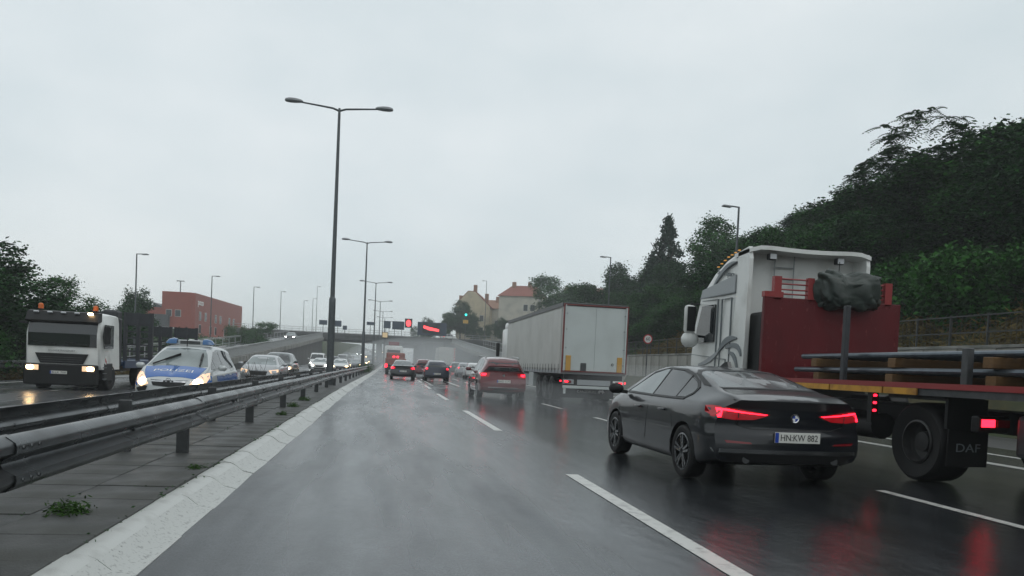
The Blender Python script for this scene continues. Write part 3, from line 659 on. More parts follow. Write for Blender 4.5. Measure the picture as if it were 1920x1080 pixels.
def make_car(name, label, cat, sp, loc, rz=0, pt=None, group=None, lights='rear', plate=None, arches=True):
    t = thing(name, label, cat, loc, rz, group)
    mb = car_body(sp['st'], sp['rear'], sp['front']); bv = bvh_of(mb); W_ = max(s[4] for s in sp['st'])
    if arches: b = cut_arches(mb, sp['wy'], sp['R'], W_, pt); b.parent = t
    else:
        b = mb.build('body', [pt, M['black']], t, True, 40)
        for s_ in ('left', 'right'): patch(bv, [[(y+(sp['R']+.05)*math.cos(a*PI/8), sp['R']+(sp['R']+.05)*math.sin(a*PI/8)) for a in range(16)] for y in sp['wy']], s_).build('wheel_arch', M['black'], t)
    P = lambda polys, side, nm, m_, off=.005, g=.12: patch(bv, polys, side, off, g).build(nm, M[m_] if isinstance(m_, str) else m_, t, True, 30)
    for w_ in sp['sidewin']:
        for sd in ('left', 'right'):
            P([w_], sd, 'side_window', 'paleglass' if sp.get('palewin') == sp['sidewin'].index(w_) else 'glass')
    for sd in ('left', 'right'):
        if sp.get('seams'): P([q for s_ in sp['seams'] for q in seam(s_)], sd, 'door_seam', 'black', .003)
        if sp.get('trim'): P([q for s_ in sp['trim'] for q in seam(s_, .022)], sd, 'window_trim', sp.get('trimmat', 'black'), .009)
    P([sp['rearwin']+mirror(sp['rearwin'])], sp.get('rwside', 'rear'), 'rear_window', sp.get('rwmat', 'glass'))
    P([sp['screen']+mirror(sp['screen'])], 'front', 'windscreen', sp.get('screenmat', 'glass'))
    for m_ in (0, 1):
        f = (lambda p: p) if not m_ else mirror
        P([f(sp['tail'])], 'rear', 'tail_light', 'redwarm' if lights == 'rear' else 'redlens', .008, .06)
        for q in sp['tailglow']: P([f(q)], 'rear', 'tail_glow', 'redlit' if lights == 'rear' else 'redlens', .013, .05)
        P([f(sp['head'])], 'front', 'headlight', 'lenswarm' if lights == 'headlit' else 'lens', .008, .06)
        for q in sp['headglow']: P([f(q)], 'front', 'headlamp', 'lens' if lights == 'rear' else lights, .02, .05)
    for nm, side, mm, polys in sp.get('extra', []):
        for grp in ([polys] if nm.endswith(('seam', 'flap')) else [[q] for q in polys]): P(grp, side, nm, mm, .008, .08)
    for y in sp['wy']:
        for s in (-1, 1): wheel(t, s*(W_-.115), y, sp['R'], .22, sp.get('rimstyle', 'plain'), s)
    MB().box((0, (sp['wy'][0]+sp['wy'][1])/2, .32), (W_*1.2, sp['wy'][1]-sp['wy'][0]+.6, .2)).build('underbody', M['black'], t)
    my, mz = sp['mirror']
    for s in (-1, 1):
        m_ = MB(); m_.ell((s*(W_+.10), my, mz), (.12, .07, .085), 12); m_.bar((s*(W_-.08), my+.02, mz-.05), (s*(W_+.05), my+.01, mz-.04), .05)
        m_.build('mirror', pt if sp.get('mirrorpaint', True) else M['black'], t, True)
    for hy, hz in sp.get('handles', []):
        for s in (-1, 1): MB().box((s*(W_-.005), hy, hz), (.035, .2, .032), bev=.012).build('door_handle', pt, t, True)
    return t, bv
def plate(t, txt, x, y, z, w=.52, front=False, tilt=0):
    o = MB().box((0, 0, 0), (w, .014, w*.212), bev=.004).build('licence_plate', M['plate'], t); o.location = (x, y, z); o.rotation_euler = (tilt, 0, PI if front else 0)
    q = MB().box((-w*.46, -.008, 0), (w*.075, .006, w*.2)).build('country_band', M['plateblue'], o)
    tx = link('lettering', text_mesh(txt, w*.185, M['ink'], .001), o); tx.location = (w*.03, -.009, -.003); tx.rotation_euler = REAR
    wd = max(v.co.x for v in tx.data.vertices)-min(v.co.x for v in tx.data.vertices); k = w*.82/wd; tx.scale = (k, 1.0 if k > .8 else 1, 1)
    return o
# --- specs: stations (y, bottom, belt, top, half width, roof half width)
COUPE = dict(
 st=[(-2.22, .30, .90, 1.02, .90, .66), (-2.0, .26, .93, 1.075, .955, .68), (-1.7, .22, .95, 1.115, .975, .67), (-1.2, .20, .95, 1.245, .98, .62), (-.7, .19, .945, 1.345, .975, .60), (-.1, .19, .935, 1.395, .97, .59), (.35, .19, .925, 1.385, .97, .59), (.75, .19, .915, 1.31, .97, .62), (1.2, .2, .905, 1.12, .97, .68), (1.5, .2, .87, 1.0, .965, .72), (1.95, .21, .76, .87, .94, .70), (2.2, .24, .62, .72, .88, .62)],
 rear=([.2, .34, .44, .62, .70, .80, .90, 1.0, 1.1], [.10, .03, 0, .02, .07, .03, .03, -.03, .0]), front=([.2, .5, .75, .95], [.04, 0, .06, .12]),
 sidewin=[[(1.02, .985), (.98, 1.02), (.55, 1.25), (.15, 1.325), (.04, 1.325), (-.02, .975)], [(-.07, .975), (-.03, 1.325), (-.45, 1.305), (-.78, 1.245), (-.86, .975)], [(-.90, .98), (-.82, 1.232), (-1.05, 1.17), (-1.2, 1.10), (-1.22, 1.04), (-1.14, .985)]],
 trim=[[(1.08, .97), (.55, 1.275), (.1, 1.345), (-.45, 1.325), (-.8, 1.268), (-1.08, 1.18), (-1.24, 1.10), (-1.26, 1.03), (-1.15, .965), (-.4, .96), (.5, .965), (1.08, .97)], [(-.045, .97), (0, 1.33)], [(-.88, .97), (-.80, 1.25)]],
 seams=[[(1.10, .90), (1.13, .6), (1.05, .30), (.3, .25), (-.92, .25)], [(-.05, .95), (-.06, .55), (-.02, .27)], [(-.98, .96), (-.93, .75), (-1.0, .62), (-.95, .42), (-.92, .25)]],
 rearwin=[(0, 1.335), (.35, 1.33), (.50, 1.315), (.58, 1.27), (.67, 1.135), (.60, 1.118), (.3, 1.128), (0, 1.13)], rwmat='glassw', palewin=0,
 screen=[(0, 1.35), (.5, 1.32), (.72, 1.02), (0, 1.06)],
 tail=[(.30, .845), (.50, .875), (.70, .905), (.88, .925), (.97, .90), (.975, .84), (.90, .80), (.70, .775), (.48, .785), (.38, .815)],
 tailglow=[[(.33, .846), (.60, .868), (.60, .854), (.36, .836)], [(.60, .868), (.80, .90), (.865, .90), (.875, .80), (.84, .80), (.83, .878), (.60, .854)]],
 head=[(.45, .66), (.85, .70), (.9, .60), (.6, .56)], headglow=[[(.62, .66), (.76, .66), (.76, .6), (.62, .6)]],
 wy=(-1.33, 1.27), R=.325, rimstyle='five', mirror=(.95, 1.01), handles=[(-.62, .80), (.28, .79)], mirrorpaint=False,
 extra=[('rear_window_seam', 'rear', 'black', seam([(-.60, 1.12), (-.3, 1.128), (.3, 1.128), (.60, 1.12), (.675, 1.138), (.585, 1.275), (.50, 1.322), (.35, 1.337), (-.35, 1.337), (-.50, 1.322), (-.585, 1.275), (-.675, 1.138), (-.60, 1.12)], .016)), ('bumper_insert', 'rear', 'black', [[(-.86, .40), (.86, .40), (.80, .30), (-.80, .30)]]), ('bumper_strip', 'rear', 'rimdk', [[(-.92, .45), (.92, .45), (.90, .405), (-.90, .405)]]),
        ('reflector', 'rear', 'redlens', [[(-.80, .545), (-.52, .53), (-.50, .51), (-.78, .515)], [(.80, .545), (.52, .53), (.50, .51), (.78, .515)]]),
        ('boot_seam', 'rear', 'black', seam([(-.62, 1.10), (-.70, 1.0), (-.66, .9), (-.655, .72), (-.5, .68), (.5, .68), (.655, .72), (.66, .9), (.70, 1.0), (.62, 1.10)], .012)),
        ('grille', 'front', 'black', [[(-.35, .62), (.35, .62), (.3, .42), (-.3, .42)]]), ('fuel_flap', 'right', 'black', seam([(-1.45, .72), (-1.3, .72), (-1.3, .86), (-1.45, .86), (-1.45, .72)], .008))])
SUV = dict(
 st=[(-2.2, .34, 1.02, 1.30, .88, .58), (-2.02, .28, 1.04, 1.50, .91, .60), (-1.7, .25, 1.04, 1.58, .925, .61), (-1.0, .24, 1.03, 1.63, .93, .62), (0, .24, 1.02, 1.64, .93, .62), (.4, .24, 1.01, 1.60, .93, .63), (.85, .24, 1.0, 1.38, .93, .68), (1.25, .24, .98, 1.12, .93, .74), (1.9, .26, .90, 1.0, .90, .72), (2.2, .3, .72, .82, .84, .62)],
 rear=([.25, .4, .62, .9, 1.05, 1.3, 1.55], [.08, .0, .0, .06, .07, .02, .12]), front=([.2, .5, .75, 1.0], [.04, 0, .04, .12]),
 sidewin=[[(.95, 1.08), (.45, 1.50), (.1, 1.54), (0, 1.08)], [(-.05, 1.08), (.02, 1.54), (-.75, 1.53), (-.9, 1.08)], [(-.95, 1.09), (-.82, 1.52), (-1.5, 1.46), (-1.65, 1.14)]],
 seams=[[(1.0, .9), (1.0, .35), (-.9, .35)], [(-.03, 1.05), (-.03, .35)], [(-.93, 1.05), (-1.0, .6), (-.9, .35)]],
 rearwin=[(0, 1.53), (.54, 1.50), (.68, 1.10), (0, 1.08)], screen=[(0, 1.54), (.55, 1.50), (.74, 1.06), (0, 1.10)],
 tail=[(.52, 1.02), (.90, 1.03), (.93, .92), (.84, .82), (.56, .86)], tailglow=[[(.66, .985), (.88, .985), (.86, .90), (.68, .91)]],
 head=[(.5, .80), (.85, .86), (.88, .72), (.55, .66)], headglow=[[(.62, .79), (.78, .79), (.78, .69), (.62, .69)]],
 wy=(-1.32, 1.32), R=.345, mirror=(.9, 1.12), handles=[(-.6, .92), (.3, .91)],
 extra=[('bumper', 'rear', 'black', [[(-.88, .44), (.88, .44), (.84, .30), (-.84, .30)]]), ('bumper_trim', 'rear', 'chrome', [[(-.6, .475), (.6, .475), (.58, .455), (-.58, .455)]]), ('brake_lamp', 'rear', 'redlens', [[(-.2, 1.575), (.2, 1.575), (.2, 1.55), (-.2, 1.55)]]),
        ('grille', 'front', 'black', [[(-.45, .76), (.45, .76), (.36, .48), (-.36, .48)]])])
MPV = dict(
 st=[(-2.3, .32, 1.0, 1.35, .88, .58), (-2.1, .28, 1.02, 1.55, .91, .61), (-1.5, .24, 1.02, 1.64, .93, .64), (-.4, .22, 1.0, 1.68, .93, .64), (.3, .22, .98, 1.64, .93, .64), (.7, .22, .97, 1.50, .93, .67), (1.3, .22, .95, 1.16, .93, .76), (1.65, .22, .90, 1.03, .925, .78), (2.1, .24, .80, .90, .89, .74), (2.33, .28, .64, .74, .82, .62)],
 rear=([.25, .4, .7, 1.0, 1.5], [.05, 0, .0, .05, .15]), front=([.2, .45, .62, .8, 1.0], [.05, .0, .02, .09, .16]),
 sidewin=[[(1.35, 1.03), (.95, 1.24), (.88, 1.02)], [(.82, 1.03), (.86, 1.27), (.45, 1.50), (0.0, 1.57), (-.05, 1.04)], [(-.1, 1.04), (-.05, 1.57), (-.9, 1.56), (-1.0, 1.05)], [(-1.05, 1.05), (-.96, 1.55), (-1.7, 1.48), (-1.85, 1.12)]],
 seams=[[(.98, .9), (1.0, .32), (-1.0, .32)], [(-.08, 1.0), (-.08, .32)], [(-1.02, 1.05), (-1.1, .6), (-1.0, .32)]],
 rearwin=[(0, 1.52), (.54, 1.48), (.66, 1.10), (0, 1.08)], screen=[(0, 1.585), (.50, 1.55), (.60, 1.42), (.74, 1.10), (.4, 1.07), (0, 1.065)],
 tail=[(.60, 1.05), (.90, 1.05), (.92, .8), (.66, .82)], tailglow=[[(.7, 1.0), (.86, 1.0), (.86, .9), (.7, .9)]],
 head=[(.48, .64), (.60, .80), (.72, .92), (.84, .95), (.87, .82), (.82, .66), (.66, .56)], headglow=[[(.66+.10*math.cos(a*PI/5), .70+.085*math.sin(a*PI/5)) for a in range(10)]],
 wy=(-1.35, 1.41), R=.335, mirror=(1.0, 1.08), handles=[(-.7, .88), (.2, .87)],
 extra=[('grille', 'front', 'black', [[(-.44, .745), (0, .735), (.44, .745), (.36, .60), (0, .57), (-.36, .60)]]), ('grille_bar', 'front', 'chrome', [[(-.46, .76), (0, .75), (.46, .76), (.42, .70), (0, .695), (-.42, .70)]]),
        ('fog_lamp_insert', 'front', 'black', [[(.50, .58), (.60, .60), (.80, .52), (.74, .42), (.56, .42)], [(-.50, .58), (-.60, .60), (-.80, .52), (-.74, .42), (-.56, .42)][::-1]])])
SEDAN = dict(
 st=[(-2.3, .32, .90, 1.02, .84, .66), (-2.1, .26, .92, 1.06, .88, .68), (-1.75, .24, .93, 1.09, .90, .68), (-1.3, .22, .93, 1.27, .905, .62), (-.8, .22, .92, 1.40, .905, .58), (0, .22, .92, 1.44, .905, .57), (.4, .22, .91, 1.41, .905, .58), (.8, .22, .9, 1.28, .905, .61), (1.25, .22, .88, 1.04, .90, .70), (1.9, .24, .80, .90, .87, .68), (2.25, .28, .64, .73, .8, .6)],
 rear=([.2, .4, .6, .8, 1.0], [.06, 0, .02, .05, .03]), front=([.2, .5, .75, .95], [.04, 0, .05, .12]),
 sidewin=[[(.95, .97), (.45, 1.31), (.1, 1.35), (0, .97)], [(-.05, .97), (.03, 1.35), (-.75, 1.32), (-.85, .97)], [(-.9, .98), (-.8, 1.30), (-1.2, 1.16), (-1.3, 1.02)]],
 seams=[[(1.0, .86), (1.0, .3), (-.8, .3)], [(-.03, .95), (-.03, .3)], [(-.9, .95), (-.95, .6), (-.8, .3)]],
 rearwin=[(0, 1.35), (.50, 1.32), (.64, 1.11), (0, 1.09)], screen=[(0, 1.37), (.5, 1.33), (.70, .98), (0, 1.0)],
 tail=[(.50, .92), (.84, .93), (.87, .80), (.78, .74), (.54, .76)], tailglow=[[(.62, .90), (.84, .90), (.82, .79), (.64, .80)]],
 head=[(.45, .72), (.82, .78), (.84, .66), (.55, .58)], headglow=[[(.56, .71), (.76, .72), (.76, .62), (.58, .60)]],
 wy=(-1.33, 1.36), R=.32, mirror=(.85, 1.0), handles=[(-.6, .82), (.3, .81)],
 extra=[('bumper', 'rear', 'black', [[(-.8, .40), (.8, .40), (.76, .28), (-.76, .28)]]), ('grille', 'front', 'black', [[(-.4, .68), (.4, .68), (.34, .5), (-.34, .5)]]), ('lower_grille', 'front', 'black', [[(-.6, .44), (.6, .44), (.5, .3), (-.5, .3)]])])
HATCH = dict(SEDAN, st=[(-1.95, .32, .95, 1.22, .84, .56), (-1.8, .27, .96, 1.36, .87, .58), (-1.4, .24, .96, 1.45, .885, .59), (-.7, .22, .95, 1.51, .89, .59), (.1, .22, .93, 1.50, .89, .59), (.5, .22, .92, 1.42, .89, .61), (1.0, .22, .9, 1.14, .89, .69), (1.3, .22, .87, 1.02, .88, .71), (1.8, .24, .78, .88, .84, .66), (2.02, .28, .64, .73, .78, .58)],
 rear=([.25, .4, .7, 1.0, 1.4], [.04, 0, .02, .05, .14]), sidewin=[[(.95, 1.0), (.5, 1.36), (.1, 1.42), (0, .99)], [(-.05, .99), (.03, 1.42), (-.75, 1.41), (-.85, 1.0)], [(-.9, 1.01), (-.8, 1.40), (-1.3, 1.32), (-1.42, 1.06)]],
 rearwin=[(0, 1.40), (.52, 1.37), (.62, 1.03), (0, 1.01)], screen=[(0, 1.44), (.5, 1.40), (.70, 1.0), (0, 1.03)], tail=[(.6, 1.0), (.86, 1.02), (.87, .80), (.64, .82)], tailglow=[[(.66, .97), (.84, .97), (.84, .86), (.68, .87)]],
 wy=(-1.25, 1.28), R=.31, mirror=(.85, 1.02))
VAN = dict(SUV, st=[(-2.5, .34, 1.1, 1.80, .90, .80), (-2.35, .3, 1.12, 1.94, .93, .82), (-1.5, .27, 1.12, 1.98, .95, .82), (.6, .26, 1.1, 1.98, .95, .80), (1.0, .26, 1.08, 1.88, .95, .78), (1.6, .26, 1.05, 1.36, .94, .80), (1.85, .26, 1.0, 1.16, .93, .80), (2.3, .28, .88, .98, .89, .74), (2.45, .3, .74, .84, .84, .66)],
 rear=([.25, .5, 1.0, 1.9], [.02, 0, .0, .06]), sidewin=[[(1.5, 1.16), (1.0, 1.70), (.4, 1.74), (.3, 1.16)]], seams=[[(1.3, 1.0), (1.3, .35), (.2, .35), (.2, 1.8)], [(-.9, 1.8), (-.9, .35)]],
 rearwin=[(0, 1.75), (.66, 1.72), (.72, 1.2), (0, 1.18)], screen=[(0, 1.84), (.66, 1.78), (.80, 1.20), (0, 1.22)], tail=[(.78, 1.3), (.92, 1.3), (.93, .8), (.80, .8)], tailglow=[[(.82, 1.25), (.91, 1.25), (.91, 1.0), (.82, 1.0)]], wy=(-1.5, 1.55), mirror=(1.4, 1.25), handles=[])
# ------------------------------------------------------------------ the dark coupe, right of the lane line
BLK = paint('graphite', (.0045, .006, .009), .3, 0)
bmw, bv = make_car('dark_coupe', 'dark graphite four door coupe with lit red tail lights and plate HN KW 882', 'car', COUPE, (4.58, 10.3, 0), math.radians(1.2), BLK)
p0 = bv.ray_cast(Vector((.05, -9, .60)), Vector((0, 1, 0)))[0]
pl = plate(bmw, 'HN:KW 882', .04, p0.y-.012, .595, .56)
pe = bv.ray_cast(Vector((.0, -9, .80)), Vector((0, 1, 0)))[0]
em = MB().lathe([(0, -.014), (.048, -.014), (.05, 0)], 24, (0, 0, 0), 'y' if False else 'x').build('badge', M['ink'], bmw, True); em.matrix_local = Matrix.Translation((.0, pe.y-.002, .815)) @ Matrix.Rotation(PI/2, 4, 'Z')
for k in range(4):
    q = MB(); q.add([(0, 0, 0)]+[(.034*math.cos(k*PI/2+a*PI/12), 0, .034*math.sin(k*PI/2+a*PI/12)) for a in range(7)], [(0, a, a+1) for a in range(1, 7)]); o = q.build('badge_quarter', M['plateblue' if k % 2 else 'signwhite'], em); o.matrix_local = Matrix.Rotation(-PI/2, 4, 'Z') @ Matrix.Translation((0, -.018, 0))
o = MB().lathe([(.036, -.016), (.048, -.02), (.05, -.012)], 24).build('badge_ring', M['chrome'], em, True)
m_ = MB(); m_.prism([(-.55, 1.375), (-.28, 1.39), (-.42, 1.45), (-.5, 1.46)], 'x', -.025, .025); m_.build('roof_antenna', BLK, bmw)
for s in (-1, 1):
    MB().tube([(s*.55, -2.16, .33), (s*.55, -2.10, .33)], .045, 14).build('exhaust_tip', M['darksteel'], bmw, True)
# ------------------------------------------------------------------ red suv
RED = paint('dark red', (.11, .005, .009), .25, .2)
suv, bv = make_car('red_suv', 'dark red sport utility car braking in the middle lane beside the white semi trailer', 'car', SUV, (4.55, 31.2, 0), 0, RED)
p0 = bv.ray_cast(Vector((0, -9, .70)), Vector((0, 1, 0)))[0]; plate(suv, 'B:KD 1171', 0, p0.y-.012, .70)
for s in (-1, 1): MB().tube([(s*.66, .3, 1.62), (s*.68, .1, 1.67), (s*.66, -1.4, 1.63), (s*.64, -1.6, 1.58)], .022, 8).build('roof_rail', M['rim'], suv, True)
MB().lathe([(0, -.012), (.05, -.012), (.052, 0)], 20).build('badge', M['chrome'], suv, True).matrix_local = Matrix.Translation((0, bv.ray_cast(Vector((0, -9, .93)), Vector((0, 1, 0)))[0].y, .93)) @ Matrix.Rotation(PI/2, 4, 'Z')
# ------------------------------------------------------------------ police car
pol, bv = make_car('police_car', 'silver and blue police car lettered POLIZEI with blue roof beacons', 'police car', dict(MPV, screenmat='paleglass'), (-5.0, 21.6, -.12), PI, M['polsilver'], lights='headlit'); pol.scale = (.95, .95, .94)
P = lambda polys, side, nm, m_, off=.007: patch(bv, polys, side, off, .1).build(nm, M[m_], pol, True, 30)
P([[(-.74, 1.50), (-.70, 1.75), (-.60, 2.08), (0, 2.13), (.60, 2.08), (.70, 1.75), (.74, 1.50), (0, 1.44)]], 'top', 'bonnet_panel', 'polblue')
bt = text_mesh('POLIZEI', .235, M['signwhite'], 0)
wv = []
for v in bt.vertices:
    a, b_ = -v.co.x*1.2, 1.80-v.co.y*.9
    hit = bv.ray_cast(Vector((a, b_, 5)), Vector((0, 0, -1)))[0]; v.co = hit+Vector((0, .0, .012))
link('lettering', bt, pol)
for sd in ('left', 'right'):
    P([[(1.0, .86), (.98, .46), (-1.9, .46), (-1.9, .92), (-.05, .88)]], sd, 'door_panel', 'polblue'); P([[(1.95, .86), (1.55, .87), (1.72, .68), (1.85, .5), (2.05, .58)]], sd, 'wing_panel', 'polblue')
p0 = bv.ray_cast(Vector((0, 9, .47)), Vector((0, -1, 0)))[0]; plate(pol, 'B:30123', -.0, p0.y+.012, .47, front=True)
MB().lathe([(.05, -.01), (.065, -.014), (.07, 0)], 20).build('badge', M['chrome'], pol, True).matrix_local = Matrix.Translation((0, bv.ray_cast(Vector((0, 9, .735)), Vector((0, -1, 0)))[0].y+.01, .735)) @ Matrix.Rotation(-PI/2, 4, 'Z')
for s in (-1, 1):
    m_ = MB(); m_.loft([[(s*(.34+q), .1+w_*math.cos(k*PI/6), 1.70+hh*max(0, math.sin(k*PI/6))) for k in range(12)] for q, w_, hh in ((0, .16, .15), (.1, .17, .165), (.22, .16, .13), (.28, .12, .05))]); m_.build('roof_beacon', M['beaconblue'], pol, True)
MB().box((0, .05, 1.745), (.68, .2, .14), bev=.03).box((0, .05, 1.70), (1.1, .22, .04)).build('light_bar', M['polsilver'], pol)
MB().box((0, .16, 1.745), (.52, .02, .09)).build('bar_panel', M['darksteel'], pol); MB().tube([(.02, .42, 1.63), (.02, .36, 1.95)], .012, 6).build('aerial', M['black'], pol)
for x0, z0, x1, z1 in ((.62, 1.12, .05, 1.40), (-.55, 1.10, -.50, 1.42)):
    a = bv.ray_cast(Vector((x0, 9, z0)), Vector((0, -1, 0)))[0]; b_ = bv.ray_cast(Vector((x1, 9, z1)), Vector((0, -1, 0)))[0]
    MB().bar(a+Vector((0, .03, .02)), b_+Vector((0, .03, .02)), .03).bar(a*.55+b_*.45+Vector((0, .035, .02)), b_+Vector((0, .035, .02)), .045).build('wiper', M['black'], pol)
# ------------------------------------------------------------------ other cars
PB = paint('black', (.012, .013, .015)); PW = paint('white', (.62, .63, .62), .3, 0); PS = paint('silver', (.35, .36, .37), .3, .6); PG = paint('dark green grey', (.03, .045, .045)); PO = paint('orange', (.20, .035, .015), .35, 0); PD = paint('dark blue', (.015, .02, .04))
def onroad(x, y, z=0): return RP(x, y, z)
sed, _ = make_car('black_sedan', 'black saloon car ahead in the left lane with wet rear window', 'car', dict(SEDAN, rwmat='glassw'), onroad(1.15, 58.3), -.01, PB)
plate(sed, 'B:AX 402', 0, -2.31, .62)
hat, _ = make_car('dark_hatchback', 'dark blue hatchback with a lit high brake light in the middle lane', 'car', HATCH, onroad(3.55, 57), -.01, PD, lights='rear')
plate(hat, 'B:T 9043', 0, -1.98, .55)
SILV, _ = make_car('silver_hatchback', 'small pale hatchback with bright brake lights right of the red car, nearer of two', 'car', HATCH, onroad(8.1, 74), -.01, PW)
copy_tree(SILV, onroad(8.35, 87), -.01, 'small pale hatchback with brake lights in front of the other pale hatchback', recolour={PW: PS}).name = 'silver_hatchback'
copy_tree(SILV, onroad(8.3, 98), -.01, 'dark green hatchback beside the hazard striped box lorry', recolour={PW: PG}).name = 'green_hatchback'
copy_tree(suv, onroad(3.3, 73), -.01, 'red lit car seen as a blur between the saloon and the dark hatchback').name = 'red_suv'
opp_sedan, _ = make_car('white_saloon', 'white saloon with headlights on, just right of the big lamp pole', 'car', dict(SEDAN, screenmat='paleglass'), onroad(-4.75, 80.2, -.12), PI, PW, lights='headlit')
g_on = 'cars oncoming with headlights on'
copy_tree(opp_sedan, onroad(-6.9, 82.2, -.12), PI, 'white saloon with cool white headlights, left half of it beside the big lamp pole', recolour={M['headlit']: M['headcool']}).name = 'white_saloon'
van, _ = make_car('white_van', 'white van with headlights on behind the white saloon left of the big lamp pole', 'van', VAN, onroad(-8.9, 100.5, -.12), PI, PW, lights='headcool')
opp_suv, _ = make_car('dark_suv', 'dark car with glaring headlights behind the police car', 'car', SUV, (-5.98, 47.2, -.12), PI, PG, lights='headlit')
copy_tree(opp_sedan, (-5.6, 39.0, -.12), PI, 'pale saloon half hidden right behind the police car', recolour={PW: PS, M['headlit']: M['lens']}).name = 'silver_saloon'
copy_tree(opp_sedan, onroad(-4.3, 102, -.12), PI, 'dark saloon with one bright headlight next after the white saloon', recolour={PW: PD}).name = 'dark_saloon'
rc = random.Random(11); cols = [PW, PS, PB, PD, PG, PS]
for k, (x, y) in enumerate([(-4.8, 122), (-8.2, 118), (-4.7, 138), (-8.3, 140), (-4.9, 155), (-8.3, 158), (-11.4, 150), (-4.8, 188), (-8.2, 192), (-4.7, 210), (-8.3, 214), (-11.5, 205), (-4.8, 232), (-8.2, 236), (-11.4, 240), (-4.8, 258), (-8.2, 262), (-4.8, 284), (-8.3, 288), (-11.4, 280), (-4.7, 312), (-8.2, 318), (-4.8, 342), (-8.2, 350)]):
    src = (opp_sedan, opp_suv, opp_sedan, van)[k % 4]; c = copy_tree(src, onroad(x, y, -.12), PI+yaw_at(y), 'tiny oncoming car with lit headlights in the far queue beyond the white saloons', 'far queue of oncoming cars with lit headlights', recolour={PW: rc.choice(cols), PG: rc.choice(cols)}); c.name = 'oncoming_car'; c['category'] = 'car'; c.rotation_euler = (-pitch_at(y), 0, PI+yaw_at(y))
rcar = copy_tree(opp_sedan, (-16.1, 141, deck(141, 60)), PI, 'car with two white headlights coming down the left ramp', recolour={M['headlit']: M['headcool'], PW: PB}); rcar.name = 'ramp_car'; rcar.rotation_euler = (-.052, 0, PI)
copy_tree(SILV, (-25.5, 108, terr(-25.5, 108)+.05), math.radians(70), 'pale parked car on the green rise below the red building', recolour={M['redlit']: M['redlens']}).name = 'parked_car'
copy_tree(SILV, (14.5, 176, 6.62), math.radians(-60), 'small car with red lights on the bridge right of the red signals').name = 'bridge_car'
# ------------------------------------------------------------------ flatbed lorry, right lane (world coordinates, root at the origin of the lane)
fl = thing('flatbed_lorry', 'articulated flatbed lorry with tall white cab and red steel headboard', 'lorry', (8.15, 13.0, 0))
X0, Y0 = 8.15, 13.0
def B(m_, nm, mt, smooth=False, par=None):
    m_.v = [(x-X0, y-Y0, z) for x, y, z in m_.v]; return m_.build(nm, M[mt] if isinstance(mt, str) else mt, par or fl, smooth)
cl, cr = 6.98, 9.62
prof = [(14.75, .95), (16.75, .55), (16.95, .62), (16.98, 1.7), (16.86, 2.35), (16.60, 2.95), (16.45, 3.2), (16.05, 3.50), (15.5, 3.72), (14.95, 3.84), (14.75, 3.85)]
rings = []
for x, ins in ((cl+.0, .10), (cl+.06, .03), (cl+.2, 0), (cr-.2, 0), (cr-.06, .03), (cr, .10)):
    rings.append([(x+(.07 if z > 3 and x < 8 else -.07 if z > 3 else 0)*sm(3, 3.9, z), y-(ins if y > 16 else 0), z-(ins if z > 3 else 0)) for y, z in prof])
m_ = MB(); m_.loft(rings); cabo = B(m_, 'cab', 'white', True)
# rear fairing frame: side panels and curved roof spoiler standing behind the recessed rear wall
for xs0, xs1 in ((cl+.02, cl+.10), (cr-.10, cr-.02)):
    m_ = MB(); m_.prism([(14.32, 1.35), (14.78, 1.35), (14.78, 3.78), (14.32, 3.84), (14.27, 3.6)], 'x', xs0, xs1); B(m_, 'side_fairing', 'white')
m_ = MB(); N = 12
V = []
for k in range(N+1):
    t = k/N; x = cl+.02+(cr-cl-.04)*t; sag = .06*math.sin(PI*t); ed = .10*(abs(2*t-1)**8)
    V.append([(x, 14.25, 3.90-sag-ed), (x, 14.95, 3.87-sag*.6-ed), (x, 14.95, 3.79-sag*.6-ed), (x, 14.25, 3.82-sag-ed)])
m_.loft(V); B(m_, 'roof_spoiler', 'white', True)
for k, x in enumerate((cl+.56, cr-.62)):
    m_ = MB(); m_.box((x, 14.42, 3.68), (.17, .12, .13), bev=.02); B(m_, 'work_lamp', 'darksteel'); m_ = MB(); m_.box((x, 14.355, 3.68), (.13, .02, .10)); B(m_, 'lamp_glass', 'lens')
m_ = MB()
for x in (7.75, 8.17): m_.tube([(x, 14.68, 2.6), (x, 14.68, 3.76)], .014, 6)
for z in (2.75, 3.0, 3.28, 3.52): m_.tube([(7.75, 14.68, z), (8.17, 14.68, z)], .013, 6)
B(m_, 'ladder', 'decall')
m_ = MB(); m_.box((9.3, 14.55, 3.38), (.34, .3, .03), rx=.2).box((9.33, 14.66, 3.42), (.3, .02, .14)); B(m_, 'bracket', 'white')
m_ = MB(); m_.tube([(8.33, 13.35, 2.7), (8.36, 13.37, 3.5)], .008, 6); B(m_, 'aerial', 'black')
